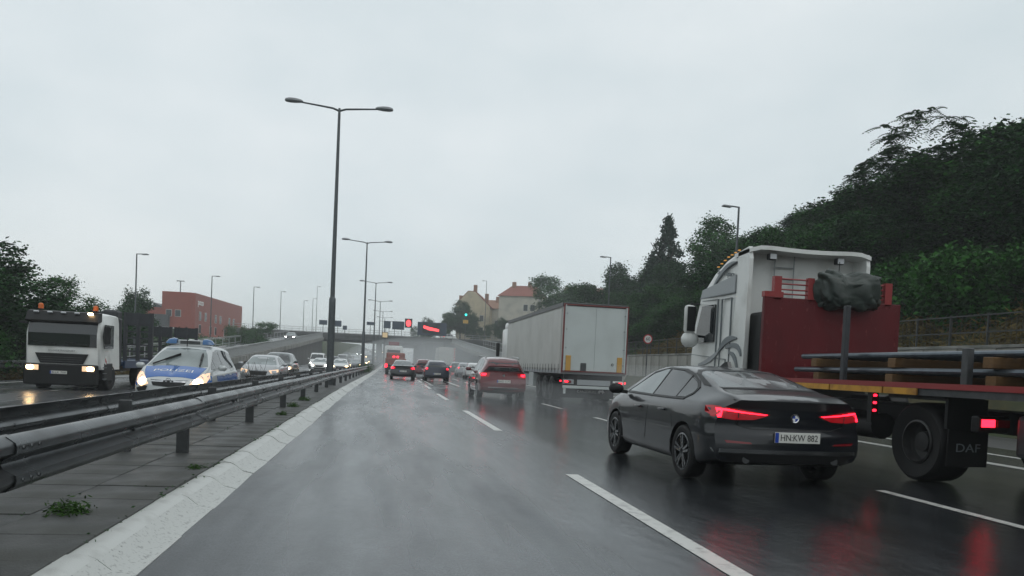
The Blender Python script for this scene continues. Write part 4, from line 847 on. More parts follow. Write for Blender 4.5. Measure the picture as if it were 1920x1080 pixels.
# cab side: window, lower trim, door lines, swoosh stripes
def side(polys, nm, mt, t=.012):
    m_ = MB()
    for p in polys: m_.prism(p, 'x', cl-t, cl+.03)
    return B(m_, nm, mt)
side([[(15.72, 2.0), (16.66, 1.98), (16.62, 2.3), (16.38, 2.80), (15.72, 2.80)]], 'side_window', 'glass')
side([q for q in [s_ for s_ in seam([(15.6, .9), (15.6, 2.9), (16.4, 2.92)], .014)+seam([(14.95, 1.3), (14.95, 2.88), (15.4, 2.88), (15.4, 1.3)], .012)+seam([(14.8, 2.98), (16.55, 2.98)], .02)+seam([(15.1, 1.0), (15.1, 1.62), (16.9, 1.74)], .012)]], 'panel_seam', 'decal', .006)
side([[(14.8, 2.99), (16.5, 2.99), (16.42, 3.16), (14.8, 3.33)]], 'grey_band', 'decall', .008)
def swoosh(p0, p1, p2, w, n=12):
    a, b, c = Vector(p0), Vector(p1), Vector(p2); L_ = []; R_ = []
    for k in range(n+1):
        t = k/n; p = a*(1-t)**2+b*2*t*(1-t)+c*t*t; dv = ((b-a)*(1-t)+(c-b)*t).normalized(); ww = w*math.sin(PI*min(1, t*.85+.1))**.8; q = Vector((-dv.y, dv.x))*ww/2; L_.append(tuple(p+q)); R_.append(tuple(p-q))
    return [[L_[k], L_[k+1], R_[k+1], R_[k]] for k in range(n)]
side(swoosh((16.45, 1.50), (15.75, 1.58), (15.35, 1.85), .10), 'stripe', 'decall', .010); side(swoosh((15.42, 1.80), (15.1, 2.10), (14.62, 2.04), .13), 'stripe', 'decal', .012)
side(swoosh((15.1, 1.86), (14.5, 2.0), (14.40, 1.68), .10), 'stripe', 'decal', .012); side(swoosh((14.95, 1.76), (14.62, 1.75), (14.52, 1.36), .09), 'stripe', 'decal', .012)
m_ = MB()
for q in swoosh((15.9, 3.16), (15.4, 3.62), (14.85, 3.60), .09): m_.prism(q, 'x', cl-.004, cl+.09)
B(m_, 'roof_stripe', 'decal')
o = link('lettering', text_mesh('Super Space', .17, M['decal'], .006), fl); o.location = (cl+.012-X0, 15.3-Y0, 3.42); o.rotation_euler = (PI/2, .18, -PI/2); 
m_ = MB()
for k in range(7): m_.box((cl+.09, 14.9+k*.16, 3.845-.0-(k*.025 if k < 4 else .075+(k-3)*.05)), (.04, .05, .022))
B(m_, 'marker_lamp', 'amberlit')
m_ = MB(); m_.box((6.66, 16.32, 2.50), (.24, .18, .62), bev=.07); mi = B(m_, 'mirror', 'white', True); m_ = MB(); m_.box((6.665, 16.22, 2.50), (.19, .02, .54), bev=.008); B(m_, 'mirror_glass', 'black', par=fl)
m_ = MB(); m_.ell((6.70, 16.35, 2.05), (.20, .16, .19), 14); B(m_, 'wide_mirror', 'white', True)
m_ = MB(); m_.tube([(7.0, 16.55, 2.86), (6.72, 16.36, 2.84), (6.68, 16.34, 2.7)], .02, 6).tube([(7.0, 16.6, 2.15), (6.75, 16.4, 2.12)], .03, 6); B(m_, 'mirror_arm', 'black')
m_ = MB(); m_.box((8.3, 14.2, 1.6), (2.3, .55, 1.9), bev=.06).box((8.3, 10.2, .82), (.9, 9.5, .28)).box((7.25, 14.6, .75), (.5, 1.5, .6), bev=.1).box((9.35, 14.0, .75), (.5, 2.4, .6), bev=.1); B(m_, 'chassis', 'black')
# air hoses and cables hanging between cab and headboard
for k, (x, mt) in enumerate(((7.25, 'black'), (7.4, 'redrail'), (7.52, 'yellow'))):
    m_ = MB(); m_.tube([(x, 14.3, 2.3), (x+.05, 14.0, 1.9-.1*k), (x, 13.6, 1.75-.1*k), (x-.03, 13.15, 2.2)], .022, 8); B(m_, 'air_hose', mt, True)
m_ = MB()
for k in range(20):
    for z in (1.36, 2.66): m_.ell((6.80+k*.1326, 12.995, z), (.014, .01, .014), 6)
for k in range(8):
    for x in (6.78, 9.34): m_.ell((x, 12.995, 1.45+k*.16), (.014, .01, .014), 6)
tag(B(m_, 'rivet', 'boardred', True), kind='stuff')
m_ = MB(); m_.tube([(7.5, 11.6, .62), (7.5, 10.6, .62)], .2, 14).tube([(7.6, 12.6, .7), (7.6, 11.8, .7)], .16, 14); B(m_, 'air_tank', 'black', True)
m_ = MB(); m_.box((7.0, 11.6, .62), (.04, 2.0, .06)).box((7.0, 11.6, .85), (.04, 2.0, .06)); B(m_, 'side_guard', 'darksteel')
# trailer
m_ = MB(); m_.box((8.06, 13.05, 2.01), (2.70, .10, 1.44), bev=.012)
B(m_, 'headboard', 'boardred')
m_ = MB(); m_.box((6.95, 13.05, 2.90), (.14, .10, .42)).box((7.6, 13.05, 2.90), (.12, .10, .42)).box((9.15, 13.05, 2.90), (.14, .10, .42))
for z in (2.8, 2.88, 2.98, 3.07): m_.tube([(6.95, 13.05, z), (9.15, 13.05, z)], .016, 6)
m_.box((6.88, 13.05, 2.78), (.36, .12, .10)); B(m_, 'headboard_rail', 'redrail')
m_ = MB(); m_.box((8.05, 8.4, 1.20), (2.48, 9.3, .14)); B(m_, 'deck', 'darksteel')
m_ = MB(); m_.box((6.80, 8.4, 1.255), (.05, 9.3, .07)).box((9.3, 8.4, 1.255), (.05, 9.3, .07)); B(m_, 'side_rail', 'redrail')
m_ = MB()
for y0_, y1_ in ((8.95, 9.62), (9.65, 10.9), (10.93, 12.9)): m_.box((6.785, (y0_+y1_)/2, 1.175), (.02, y1_-y0_, .085))
B(m_, 'reflective_strip', 'yellow')
m_ = MB(); m_.box((6.86, 10.7, 1.78), (.075, .09, 1.25), bev=.01); B(m_, 'stanchion', 'rust')
for y in (8.2, 5.6): m_ = MB(); m_.box((6.86, y, 1.45), (.09, .10, .55), bev=.01); B(m_, 'stanchion', 'darksteel')
m_ = MB(); m_.box((6.93, 10.05, .95), (.10, .10, .5)); B(m_, 'lamp_bracket', 'black')
for z in (1.09, .985, .875): m_ = MB(); m_.ell((6.92, 9.99, z), (.03, .02, .024), 8); B(m_, 'marker_lamp', 'redlit')
for x in (7.2, 9.2):
    for y in (9.15, 4.9, 3.5): wheel(fl, x-X0, y-Y0, .52, .5, 'truck', -1 if x < 8 else 1)
    wheel(fl, x-X0, 15.9-Y0, .5, .32, 'truck', -1 if x < 8 else 1)
m_ = MB(); m_.box((7.2, 9.15, 1.10), (.56, 1.1, .05)).box((7.2, 8.57, .92), (.56, .05, .38)); B(m_, 'mudguard', 'black')
m_ = MB(); m_.box((7.2, 8.52, .50), (.56, .02, .46)); B(m_, 'mudflap', 'tyre')
o = link('lettering', text_mesh('DAF', .15, M['decal'], .002), fl); o.location = (7.2-X0, 8.505-Y0, .50); o.rotation_euler = REAR; o.scale = (1.25, 1, 1)
m_ = MB(); m_.box((7.13, 8.1, .83), (.42, .12, .2), bev=.02); B(m_, 'tail_light_housing', 'black')
m_ = MB(); m_.box((7.05, 8.035, .845), (.17, .02, .09)); B(m_, 'tail_light', 'redlit'); m_ = MB(); m_.box((7.25, 8.035, .845), (.16, .02, .09)); B(m_, 'tail_lens', 'redlens')
m_ = MB(); m_.box((7.4, 7.3, .72), (.5, .9, .5), bev=.06); B(m_, 'pallet_box', 'darksteel')
# load: timbers and long steel tubes, tarpaulin on the headboard
gt = 'timber bearers under the steel tubes on the flatbed lorry'
for lay, z in ((0, 1.335), (1, 1.555)):
    for k, y in enumerate((11.6, 9.8, 7.9, 6.0)):
        o = tag(MB().box((0, 0, 0), (2.2, .16, .13), bev=.008).build('timber', M['timber']), f'timber bearer in the {("lower", "upper")[lay]} layer on the lorry deck, {("nearest the red headboard", "second from the red headboard", "third from the red headboard", "fourth from the red headboard")[k]}', 'timber', gt)
        o.location = (8.05+rnd.uniform(-.06, .06), y, z); o.rotation_euler = (0, 0, rnd.uniform(-.03, .03))
for lay, z in ((0, 1.445), (1, 1.665)):
    for k in range(16):
        o = tag(MB().tube([(0, -3.9, 0), (0, 3.9, 0)], .042, 10).build('steel_tube', M['tube'], None, True), f'long grey steel tube lying in the {("lower", "upper")[lay]} bundle on the lorry deck', 'steel tube', f'steel tubes of the {("lower", "upper")[lay]} bundle'); o.location = (7.05+k*.132, 8.3+rnd.uniform(-.25, .25), z)
bm = bmesh.new(); bmesh.ops.create_icosphere(bm, subdivisions=5, radius=1)
for v in bm.verts:
    x, y, z = v.co; f = 1+.10*math.sin(5*x+3*z+1)*math.cos(4*y+2*x)+.05*math.sin(11*x+7*z)
    sx = math.copysign(abs(x)**.6, x); sz = math.copysign(abs(z)**.62, z)
    f += .16*(abs(noise.noise(Vector((x*1.7, y*1.7+3, z*1.7))))-.15)+.10*(abs(noise.noise(Vector((x*4.5, y*4.5, z*4+7))))-.15)
    v.co = Vector((sx*.60*f, y*.27*f, sz*.33*f-(.05*abs(math.sin(6*x)) if z < 0 else .05*(1 if abs(x+.1) < .12 else 0)*1.2)))
bm.faces.ensure_lookup_table(); me = bpy.data.meshes.new('tarpaulin'); bm.to_mesh(me); bm.free(); me.materials.append(M['tarp']); me.polygons.foreach_set('use_smooth', [True]*len(me.polygons))
o = tag(link('tarpaulin', me), 'crumpled dark green tarpaulin bundle tied on top of the red headboard', 'tarpaulin'); o.location = (8.30, 12.95, 2.93)
# ------------------------------------------------------------------ white curtain-side semi trailer
tr = thing('semi_trailer_lorry', 'white articulated lorry with closed rear doors seen from behind', 'lorry', (7.95, 28.7, 0), -.006)
def T(m_, nm, mt, smooth=False): return m_.build(nm, M[mt], tr, smooth)
h0, h1 = 1.18, 3.76; w = 1.27
T(MB().box((0, 6.85, (h0+h1)/2), (2*w-.04, 13.5, h1-h0-.1)), 'box_body', 'curtain')
m_ = MB()
for k in range(9):
    y = .35+k*1.5
    m_.box((-w+.005, y+.7, 2.45), (.012, 1.485, 2.30))
T(m_, 'curtain', 'curtain')
for s in (-1,):
    m_ = MB()
    for k in range(22): m_.box((s*w, .5+k*.6, 1.30), (.02, .045, .34))
    T(m_, 'strap', 'darksteel')
T(MB().box((0, 6.85, h1), (2*w, 13.6, .12), bev=.02).box((-w-.01, 6.85, h1-.02), (.03, 13.6, .16)), 'roof_edge', 'darksteel'); T(MB().box((0, 6.8, h0-.02), (2*w, 13.6, .12), bev=.01), 'floor_rail', 'decall')
for s in (-1, 1): T(MB().box((s*.62, -.02, 2.46), (1.232, .06, 2.44), bev=.005), 'door', 'door')
T(MB().box((-w+.02, -.03, 2.47), (.045, .12, 2.6)).box((w-.02, -.03, 2.47), (.045, .12, 2.6)).box((0, -.03, h1-.03), (2*w-.02, .12, .045)).box((0, -.03, h0+.03), (2*w-.02, .12, .045)), 'door_frame', 'redframe')
T(MB().box((-w+.075, -.055, 2.47), (.05, .10, 2.5)), 'corner_post', 'door'); T(MB().box((w-.075, -.055, 2.47), (.05, .10, 2.5)), 'corner_post', 'door')
for s in (-1, 1):
    for z in (1.5, 2.1, 2.8, 3.4): T(MB().box((s*1.19, -.06, z), (.16, .04, .045), bev=.008), 'hinge', 'decall')
for x in (-1.02, 1.0): T(MB().box((x, -.062, 1.52), (.2, .04, .58), bev=.01), 'buffer_strip', 'amberflap')
T(MB().box((-.42, -.06, 1.38), (.22, .03, .32)), 'placard', 'darksteel')
T(MB().lathe([(.03, -.01), (.05, -.01), (.05, 0)], 14, (0, 0, 0), 'x'), 'door_ring', 'darksteel').matrix_local = Matrix.Translation((.72, -.06, 1.52)) @ Matrix.Rotation(PI/2, 4, 'Z')
T(MB().box((0, 5.5, .95), (.8, 11, .3)).box((0, .05, 1.0), (2.3, .1, .2)), 'chassis', 'black')
T(MB().box((0, -.02, .80), (2.34, .08, .22)), 'light_panel', 'black')
T(MB().box((.02, -.068, .80), (1.30, .02, .2)), 'number_board', 'decall')
for s in (-1, 1):
    T(MB().box((s*.98, -.07, .81), (.42, .03, .17), bev=.01), 'tail_light', 'signwhite' if s > 0 else 'decall'); T(MB().box((s*1.0, -.088, .81), (.26, .02, .10)), 'tail_lens', 'redlens'); T(MB().box((s*1.06, -.10, .815), (.13, .02, .055)), 'tail_glow', 'redlit')
    T(MB().box((s*1.27, -.02, .83), (.05, .05, .05), bev=.01), 'marker_lamp', 'redlit')
T(MB().box((0, -.02, .61), (2.36, .1, .11), bev=.015).box((1.1, .0, .48), (.08, .06, .26)).box((-1.1, 0, .48), (.08, .06, .26)), 'bumper', 'door')
T(MB().box((0, .9, .42), (2.2, .03, .5)), 'mudflap', 'tyre')
o = link('lettering', text_mesh('CARGOBULL', .135, M['signwhite'], .002), tr); o.location = (.0, .86, .42); o.rotation_euler = REAR
m_ = MB(); m_.prism([(.47, .36), (.49, .47), (.53, .50), (.60, .49), (.66, .51), (.70, .48), (.73, .40), (.70, .41), (.68, .44), (.67, .36), (.64, .36), (.63, .42), (.55, .42), (.54, .36), (.51, .36), (.51, .43)], 'y', .87, .885); T(m_, 'elephant_emblem', 'signwhite')
for s in (-1, 1):
    for y in (2.0, 3.35, 4.7): wheel(tr, s*1.03, y, .5, .36, 'truck', s)
    for y in (10.4, 15.0): wheel(tr, s*1.02, y, .5, .34, 'truck', s)
T(MB().box((-1.12, 6.3, .78), (.25, 1.1, .62), bev=.02), 'pallet_box', 'door'); T(MB().box((-1.2, 8.2, .75), (.05, 2.4, .5)), 'side_guard', 'decall')
T(MB().box((0, 15.0, 2.0), (2.46, 2.1, 2.9), bev=.12).box((0, 14.6, 3.55), (2.4, 1.6, .5), bev=.15), 'cab', 'white', True)
for s in (-1, 1): T(MB().box((s*1.48, 15.9, 2.25), (.2, .14, .8), bev=.05), 'mirror', 'black')
# ------------------------------------------------------------------ oncoming lorry with beacons
ml = thing('lowloader_lorry', 'oncoming white lorry with black visor and two amber beacons', 'lorry', (-10.05, 26.6, -.12), PI); ml.scale = (.95, .95, .86)
def A(m_, nm, mt, smooth=False, par=None): return m_.build(nm, M[mt], par or ml, smooth)
hw = 1.16
prof = [(-.05, .95), (.0, 2.1), (-.12, 2.62), (-.28, 2.86), (-1.0, 2.94), (-1.85, 2.92), (-1.95, 2.7), (-1.95, .8), (-.2, .8)]
m_ = MB(); m_.loft([[(x*(1-.05*sm(1.6, 2.9, z)), y-ins, z-(ins*.7 if z > 2.5 else 0)) for y, z in prof] for x, ins in ((-hw, .10), (-hw+.06, .03), (-hw+.2, 0), (hw-.2, 0), (hw-.06, .03), (hw, .10))]); A(m_, 'cab', 'white', True)
m_ = MB(); m_.loft([[(x, y+o_, z) for o_, y, z in ((-dx_, .015, 1.62), (-dx_, .028, 2.1), (-dx_, -.045, 2.52), (-dx_-.12, -.045, 2.52), (-dx_-.12, .02, 1.62))] for x, dx_ in ((-hw+.10, .03), (-hw+.3, 0), (hw-.3, 0), (hw-.10, .03))]); A(m_, 'windscreen', 'glass')
m_ = MB(); m_.loft([[(x, y, z) for y, z in ((.06, 2.50), (.10, 2.56), (-.10, 2.90), (-.30, 2.93), (-.3, 2.6))] for x in np.linspace(-hw+.04, hw-.04, 6)]); A(m_, 'sun_visor', 'black', True)
for k in range(5): A(MB().box((-.85+k*.42, -.02, 2.86), (.16, .07, .05), bev=.015, rx=.6), 'visor_lamp', 'lens' if k else 'headlit')
for s in (-1, 1):
    b_ = A(MB().tube([(s*.86, -.45, 2.9), (s*.86, -.45, 3.0)], .05, 10), 'beacon_foot', 'black', True); A(MB().tube([(s*.86, -.45, 3.0), (s*.86, -.45, 3.16), (s*.86, -.45, 3.2)], [.085, .08, .04], 12), 'beacon', 'amber', True)
    A(MB().box((s*.80, .05, .80), (.5, .1, .34), bev=.04), 'headlight_panel', 'black'); A(MB().box((s*.86, .105, .82), (.38, .03, .19), bev=.01), 'headlight', 'lenswarm'); A(MB().ell((s*.93, .12, .82), (.12, .03, .085), 12), 'headlamp', 'headlit', True)
    A(MB().box((s*(hw+.16), -.25, 2.1), (.2, .16, .7), bev=.06), 'mirror', 'black') if s < 0 else A(MB().box((s*(hw+.14), -.2, 2.45), (.2, .2, .08), bev=.02), 'mirror', 'black')
    A(MB().prism([(-.45, 1.6), (-1.35, 1.62), (-1.35, 2.5), (-.5, 2.5), (-.35, 2.1)], 'x', s*(hw-.02), s*(hw+.012)), 'side_window', 'glass')
    A(MB().box((s*(hw+.004), -.62, 1.16), (.012, .14, .32)), 'hazard_panel', 'signwhite'); A(MB().prism([(-.56, 1.12), (-.56, 1.24), (-.68, 1.12), (-.68, 1.02)], 'x', s*(hw+.002), s*(hw+.016)), 'hazard_stripe', 'signred')
    A(MB().box((s*(hw-.2), -.9, .72), (.42, .9, .7), bev=.06), 'step_panel', 'black')
    for z in (.45, .66, .88): A(MB().box((s*(hw+.012), -.52, z), (.03, .32, .03)), 'step', 'decal')
A(MB().prism([(-.82, 1.36), (.82, 1.36), (.66, .99), (-.66, .99)], 'y', -.02, .028), 'grille', 'black')
m_ = MB()
for z in (1.06, 1.14, 1.22): m_.box((0, .03, z), (1.28, .02, .02))
A(m_, 'grille_bar', 'darksteel')
A(MB().box((0, .03, .58), (2.3, .16, .78), bev=.05), 'bumper', 'black'); A(MB().box((0, .035, .95), (1.5, .05, .05)), 'bumper_trim', 'white')
plate(ml, 'B:LK 700', .05, .12, .66, front=True); o = link('lettering', text_mesh('SCHWERTRANSPORT', .085, M['decal'], .004), ml); o.location = (0, .03, 1.46); o.rotation_euler = FRONT
for x0, x1 in ((-.85, -.1), (.2, .95)): A(MB().bar((x0, .06, 1.70), (x1, .05, 1.78), .03), 'wiper', 'black')
for s in (-1, 1):
    for y in (-1.15, -4.7, -6.0): wheel(ml, s*1.0, y, .5, .34, 'truck', s)
A(MB().box((0, -7.5, .85), (.9, 12, .35)), 'chassis', 'black')
A(MB().box((0, -8.5, 1.02), (2.4, 12, .16), bev=.02).box((-1.18, -8.5, 1.0), (.08, 12, .3)).box((1.18, -8.5, 1.0), (.08, 12, .3)), 'loading_bed', 'bluegrey')
A(MB().box((0, -2.35, 1.9), (2.2, .3, 1.9), bev=.06).box((-.6, -2.9, 2.2), (.5, .6, 2.0), bev=.1), 'crane_column', 'rust')
def ladder(y, h, nm):
    m_ = MB()
    for x in (-1.12, -.62, -.12, .12, .62, 1.12): m_.box((x, y, 1.1+h/2), (.13, .16, h))
    for k in range(int(h/.3)): m_.box((-.62, y, 1.25+k*.3), (1.0, .07, .07)).box((.62, y, 1.25+k*.3), (1.0, .07, .07))
    m_.box((-.62, y, .8+h), (1.14, .12, .55)).box((.62, y, .8+h), (1.14, .12, .55)); A(m_, nm, 'rust')
ladder(-6.0, 2.2, 'loading_ramp'); ladder(-13.8, 1.9, 'loading_ramp')
# ------------------------------------------------------------------ lorries far ahead
bl = thing('box_lorry', 'pale box lorry with hazard striped rear edge by the right ramp', 'lorry', (9.6, 118, cz(118)))
MB().box((0, 4, 2.35), (2.5, 8, 2.6), bev=.03).build('box_body', M['curtain'], bl); MB().box((0, 4, .85), (2.2, 8, .35)).build('chassis', M['black'], bl)
m_ = MB()
for k in range(6): m_.prism([(1.0, 1.15+k*.42), (1.22, 1.3+k*.42), (1.22, 1.5+k*.42), (1.0, 1.35+k*.42)], 'y', -.03, .01)
m_.build('hazard_stripe', M['signred'], bl); MB().box((0, 9.1, 1.7), (2.3, 1.9, 2.4), bev=.1).build('cab', M['white'], bl)
for s in (-1, 1):
    for y in (1.6, 8.9): wheel(bl, s*1.0, y, .48, .4, 'truck', s)
    MB().box((s*.95, -.03, .95), (.3, .05, .16)).build('tail_light', M['redlit'], bl)
ol = thing('orange_tipper', 'orange works truck with red lights in front of the black saloon', 'truck', onroad(.7, 76), -.012)
MB().box((0, 2.2, 1.15), (2.0, 4.2, .9), bev=.04).build('body', PO, ol); MB().box((0, 4.9, 1.45), (1.9, 1.5, 1.5), bev=.1).build('cab', PO, ol); MB().box((0, 2.5, .6), (1.8, 5, .25)).build('chassis', M['black'], ol)
for s in (-1, 1):
    MB().box((s*.9, .07, .85), (.2, .06, .35)).build('tail_light', M['redlit'], ol); MB().ell((s*.18, .3, 1.75), (.12, .12, .12), 8).build('warning_lamp', M['redlit'], ol)
    for y in (.9, 4.6): wheel(ol, s*.82, y, .36, .3, 'truck', s)
wt = thing('white_truck', 'white truck with a dark rear opening ahead of the orange works truck', 'truck', onroad(.5, 104), -.012)
MB().box((0, 3, 2.0), (2.4, 6, 2.6), bev=.25).build('box_body', M['white'], wt, True); MB().box((0, -.02, 1.9), (1.7, .08, 1.7), bev=.03).build('rear_opening', M['black'], wt); MB().box((0, 3, .6), (2.1, 6, .4)).build('chassis', M['black'], wt)
MB().box((0, 1, 3.6), (1.4, .3, .5), bev=.05).build('sign_board', M['redlens'], wt)
for s in (-1, 1):
    MB().box((s*.9, -.05, .8), (.3, .08, .2)).build('tail_light', M['redlit'], wt)
    for y in (1.2, 5): wheel(wt, s*.95, y, .45, .3, 'truck', s)
# ------------------------------------------------------------------ vegetation
def leaf_mesh(name, cen, nleaf, spread, size, seed, mt, aspect=1.7, droop=0.0):
    rg = np.random.default_rng(seed); N = len(cen)*nleaf
    c = np.repeat(np.asarray(cen), nleaf, 0); sp = np.asarray(spread); sp = np.repeat(sp, nleaf)[:, None] if sp.ndim else sp
    p = c+rg.normal(0, 1, (N, 3))*sp*np.array([1, 1, .8])
    a = rg.normal(0, 1, (N, 3)); a[:, 2] = a[:, 2]*.5-droop; a /= np.linalg.norm(a, axis=1)[:, None]
    b = rg.normal(0, 1, (N, 3)); b -= (b*a).sum(1)[:, None]*a; b /= np.linalg.norm(b, axis=1)[:, None]
    s = size*rg.uniform(.6, 1.4, (N, 1)); n_ = np.cross(a, b)
    V = np.stack([p-a*s*aspect*.5, p+b*s*.5+n_*s*.12, p+a*s*aspect*.5, p-b*s*.5+n_*s*.12], 1).reshape(-1, 3)
    me = bpy.data.meshes.new(name); me.vertices.add(4*N); me.vertices.foreach_set('co', V.astype(np.float32).ravel())
    me.loops.add(4*N); me.loops.foreach_set('vertex_index', np.arange(4*N, dtype=np.int32)); me.polygons.add(N)
    me.polygons.foreach_set('loop_start', np.arange(0, 4*N, 4, dtype=np.int32)); me.polygons.foreach_set('loop_total', np.full(N, 4, np.int32))
    me.materials.append(mt); me.update(calc_edges=True); return me
def crown(seed, nl=9, clumps=150, per=70, tall=1.2, size=.05, mt=None, spread=.085, flat=False):
    rg = np.random.default_rng(seed); P = []
    lobes = [(rg.normal(0, 1, 3)*np.array([.42, .42, .38*tall])+np.array([0, 0, tall*.62]), rg.uniform(.28, .5)) for _ in range(nl)]+[(np.array([0, 0, tall*.55]), .6)]
    for k in range(clumps):
        c, r_ = lobes[rg.integers(len(lobes))]; v = rg.normal(0, 1, 3); v /= np.linalg.norm(v); P.append(c+v*r_*rg.uniform(.55, 1.08)*np.array([1, 1, .85]))
    return leaf_mesh('crown', P, per, spread, size, seed, mt)
def trunk(h, r0, seed):
    rg = random.Random(seed); m_ = MB(); m_.tube([(0, 0, -.3), (.01, .01, h*.4), (.03, -.02, h*.7), (.05, 0, h)], [r0*1.3, r0, r0*.7, r0*.25], 8)
    for k in range(6):
        a = rg.uniform(0, 2*PI); z = h*rg.uniform(.3, .7); l_ = rg.uniform(.3, .55); m_.tube([(0, 0, z), (l_*.5*math.cos(a), l_*.5*math.sin(a), z+l_*.4), (l_*math.cos(a), l_*math.sin(a), z+l_*.75)], [r0*.45, r0*.3, r0*.1], 6)
    return m_.mesh('trunk', M['bark'], True)
def spruce(seed):
    rg = np.random.default_rng(seed); P = []; 
    for k in range(60):
        t = (k+.5)/60; z = .10+.88*t; rr = .42*(1-t)**.85+.015
        for q in range(max(3, int(12*(1-t)))):
            a = rg.uniform(0, 2*PI)
            for f in (.35, .7, 1.0): P.append((rr*f*math.cos(a), rr*f*math.sin(a), z-.05*f+.02*(f > .9)))
    return leaf_mesh('crown', P, 9, .018, .018, seed, LEAF[2], 2.6, .1)
def ailanthus(seed, mt):
    """crown of long feather-shaped leaves radiating from branch ends"""
    rg = np.random.default_rng(seed); V = []; Fc = []
    lobes = [(rg.normal(0, 1, 3)*np.array([.45, .45, .30])+np.array([0, 0, .75]), rg.uniform(.25, .45)) for _ in range(12)]
    for k in range(420):
        c, r_ = lobes[rg.integers(len(lobes))]; v = rg.normal(0, 1, 3); v /= np.linalg.norm(v); tip = c+v*r_*rg.uniform(.7, 1.05)
        for q in range(9):
            a = rg.uniform(0, 2*PI); el = rg.uniform(-.35, 1.15); L_ = rg.uniform(.10, .17); dr = np.array([math.cos(a)*math.cos(el), math.sin(a)*math.cos(el), math.sin(el)]); sd = np.array([-math.sin(a), math.cos(a), 0])
            for j in range(7):
                t = (j+1)/7; p = tip+dr*L_*t+np.array([0, 0, -1])*L_*.75*t*t
                for s_ in (-1, 1):
                    l2 = .036*(1-.45*t); e = p+sd*s_*l2+dr*l2*.35+np.array([0, 0, -.012]); n0 = len(V); w_ = dr*.0085
                    V += [p-w_*.4, (p+e)/2+w_, e, (p+e)/2-w_]; Fc.append((n0, n0+1, n0+2, n0+3))
    me = bpy.data.meshes.new('crown'); me.from_pydata([tuple(v) for v in V], [], Fc); me.materials.append(mt); me.update(); return me
CR = [crown(1, 11, 300, 90, 1.15, .034, LEAF[0]), crown(2, 10, 280, 90, 1.35, .034, LEAF[1]), crown(3, 13, 320, 90, 1.0, .034, LEAF[0]), crown(4, 9, 260, 90, 1.7, .032, LEAF[2]), crown(5, 11, 280, 90, 1.2, .034, LEAF[3])]
TR = [trunk(1.0, .045, k) for k in range(5)]
SP = spruce(9); AI = [ailanthus(21, LEAF[1]), ailanthus(22, LEAF[0])]
SH = [crown(31, 9, 170, 80, .75, .045, LEAF[0], .11), crown(32, 9, 170, 80, .85, .045, LEAF[1], .11), crown(33, 8, 160, 80, .7, .045, LEAF[1], .11)]
def tree(x, y, ztop, r_, k, label, nm='tree', me=None, z0=None, group=None, cat='tree'):
    z0 = terr(x, y) if z0 is None else z0; h = ztop-z0; me = me or CR[k]
    mxz = max(v.co.z for v in me.vertices) if me.name not in KIDS else KIDS[me.name]; KIDS[me.name] = mxz
    t = thing(nm, label, cat, (x, y, z0), rnd.uniform(0, 6.28), group)
    low = .18*h if nm not in ('spruce_tree', 'shrub') else 0
    c = link('crown', me, t); c.scale = (r_, r_, (h-low)/mxz); c.location = (0, 0, low)
    if nm == 'tree_of_heaven': c2 = link('crown', CR[1], t); c2.scale = (r_*.88, r_*.88, (h-low)/mxz*.80); c2.location = (.2, 0, low*.7)
    tk = link('trunk', TR[k % 5], t); tk.scale = (max(1.5, h*.35), max(1.5, h*.35), h*.75); return t
# right hand slope, crest line read from the photograph
G = 'trees on the wooded slope'
tree(28.5, 30.5, 13.2, 5.2, 1, 'tallest feathery leaved tree at the far right of the slope', me=AI[0], nm='tree_of_heaven'); tree(27.5, 36.0, 13.4, 4.6, 0, 'feathery leaved tree leaning left above the slope, next to the tallest one', me=AI[1], nm='tree_of_heaven')
tree(27.0, 40.5, 11.9, 3.4, 0, 'feathery leaved tree lowest and furthest left of the three feathery ones', me=AI[0], nm='tree_of_heaven')
tree(30.5, 38, 14.4, 4.4, 2, 'dense dark broad tree behind the feathery trees at right'); tree(27.0, 37.5, 11.8, 3.2, 1, 'rounded leafy tree under the leaning feathery tree'); tree(31, 33, 14.6, 5.0, 0, 'dense dark tree at the right edge filling the space behind the tallest feathery tree')
tree(29.5, 47.5, 12.5, 3.2, 1, 'broad tree standing above the right half of the white cab'); tree(29.5, 51.5, 13.5, 2.6, 3, 'slender pale tree above the white cab roof'); tree(30.5, 56, 13.9, 3.0, 3, 'slender tree just right of the lamp behind the cab')
tree(32, 60, 13.8, 3.4, 0, 'dark rounded tree behind the lamp over the cab'); tree(31, 66.5, 16.4, 3.6, 1, 'round bright crowned tree between the spruce and the lamp'); tree(33, 72, 15.6, 4.0, 2, 'dark broad tree right beside the spruce')
tree(31.0, 83.5, 19.4, 8.6, 0, 'pointed dark spruce rising above the slope', nm='spruce_tree', me=SP)
tree(33, 91, 16.0, 4.6, 2, 'dark tree just left of the spruce'); tree(30, 98, 15.8, 4.4, 0, 'tree behind the slim lamp above the semi trailer'); tree(28.5, 106, 13.6, 4.2, 1, 'leafy tree at the left end of the dense wood')
tree(33, 142, 19.2, 6.6, 1, 'big solitary rounded tree between the houses and the wood'); tree(37.5, 152, 18.6, 5.5, 2, 'tree behind the solitary rounded tree'); tree(30, 125, 12.5, 4.4, 0, 'low tree right of the pale apartment block'); tree(40, 128, 16.5, 5, 2, 'tree between the wood and the solitary tree'); tree(35, 112, 15.5, 5.0, 0, 'dark tree far back in the wood')
tree(18.6, 192, 17.6, 4.4, 0, 'dark round tree in front of the beige gabled house', z0=7); tree(21.5, 190, 14.6, 3.4, 2, 'dark tree right under the beige gabled house', z0=7); tree(15.6, 200, 15.0, 2.8, 1, 'dark tree left of the beige house above the bridge', z0=6)
tree(13.0, 230, 15.4, 3.0, 2, 'small distant tree above the red signals', z0=6)
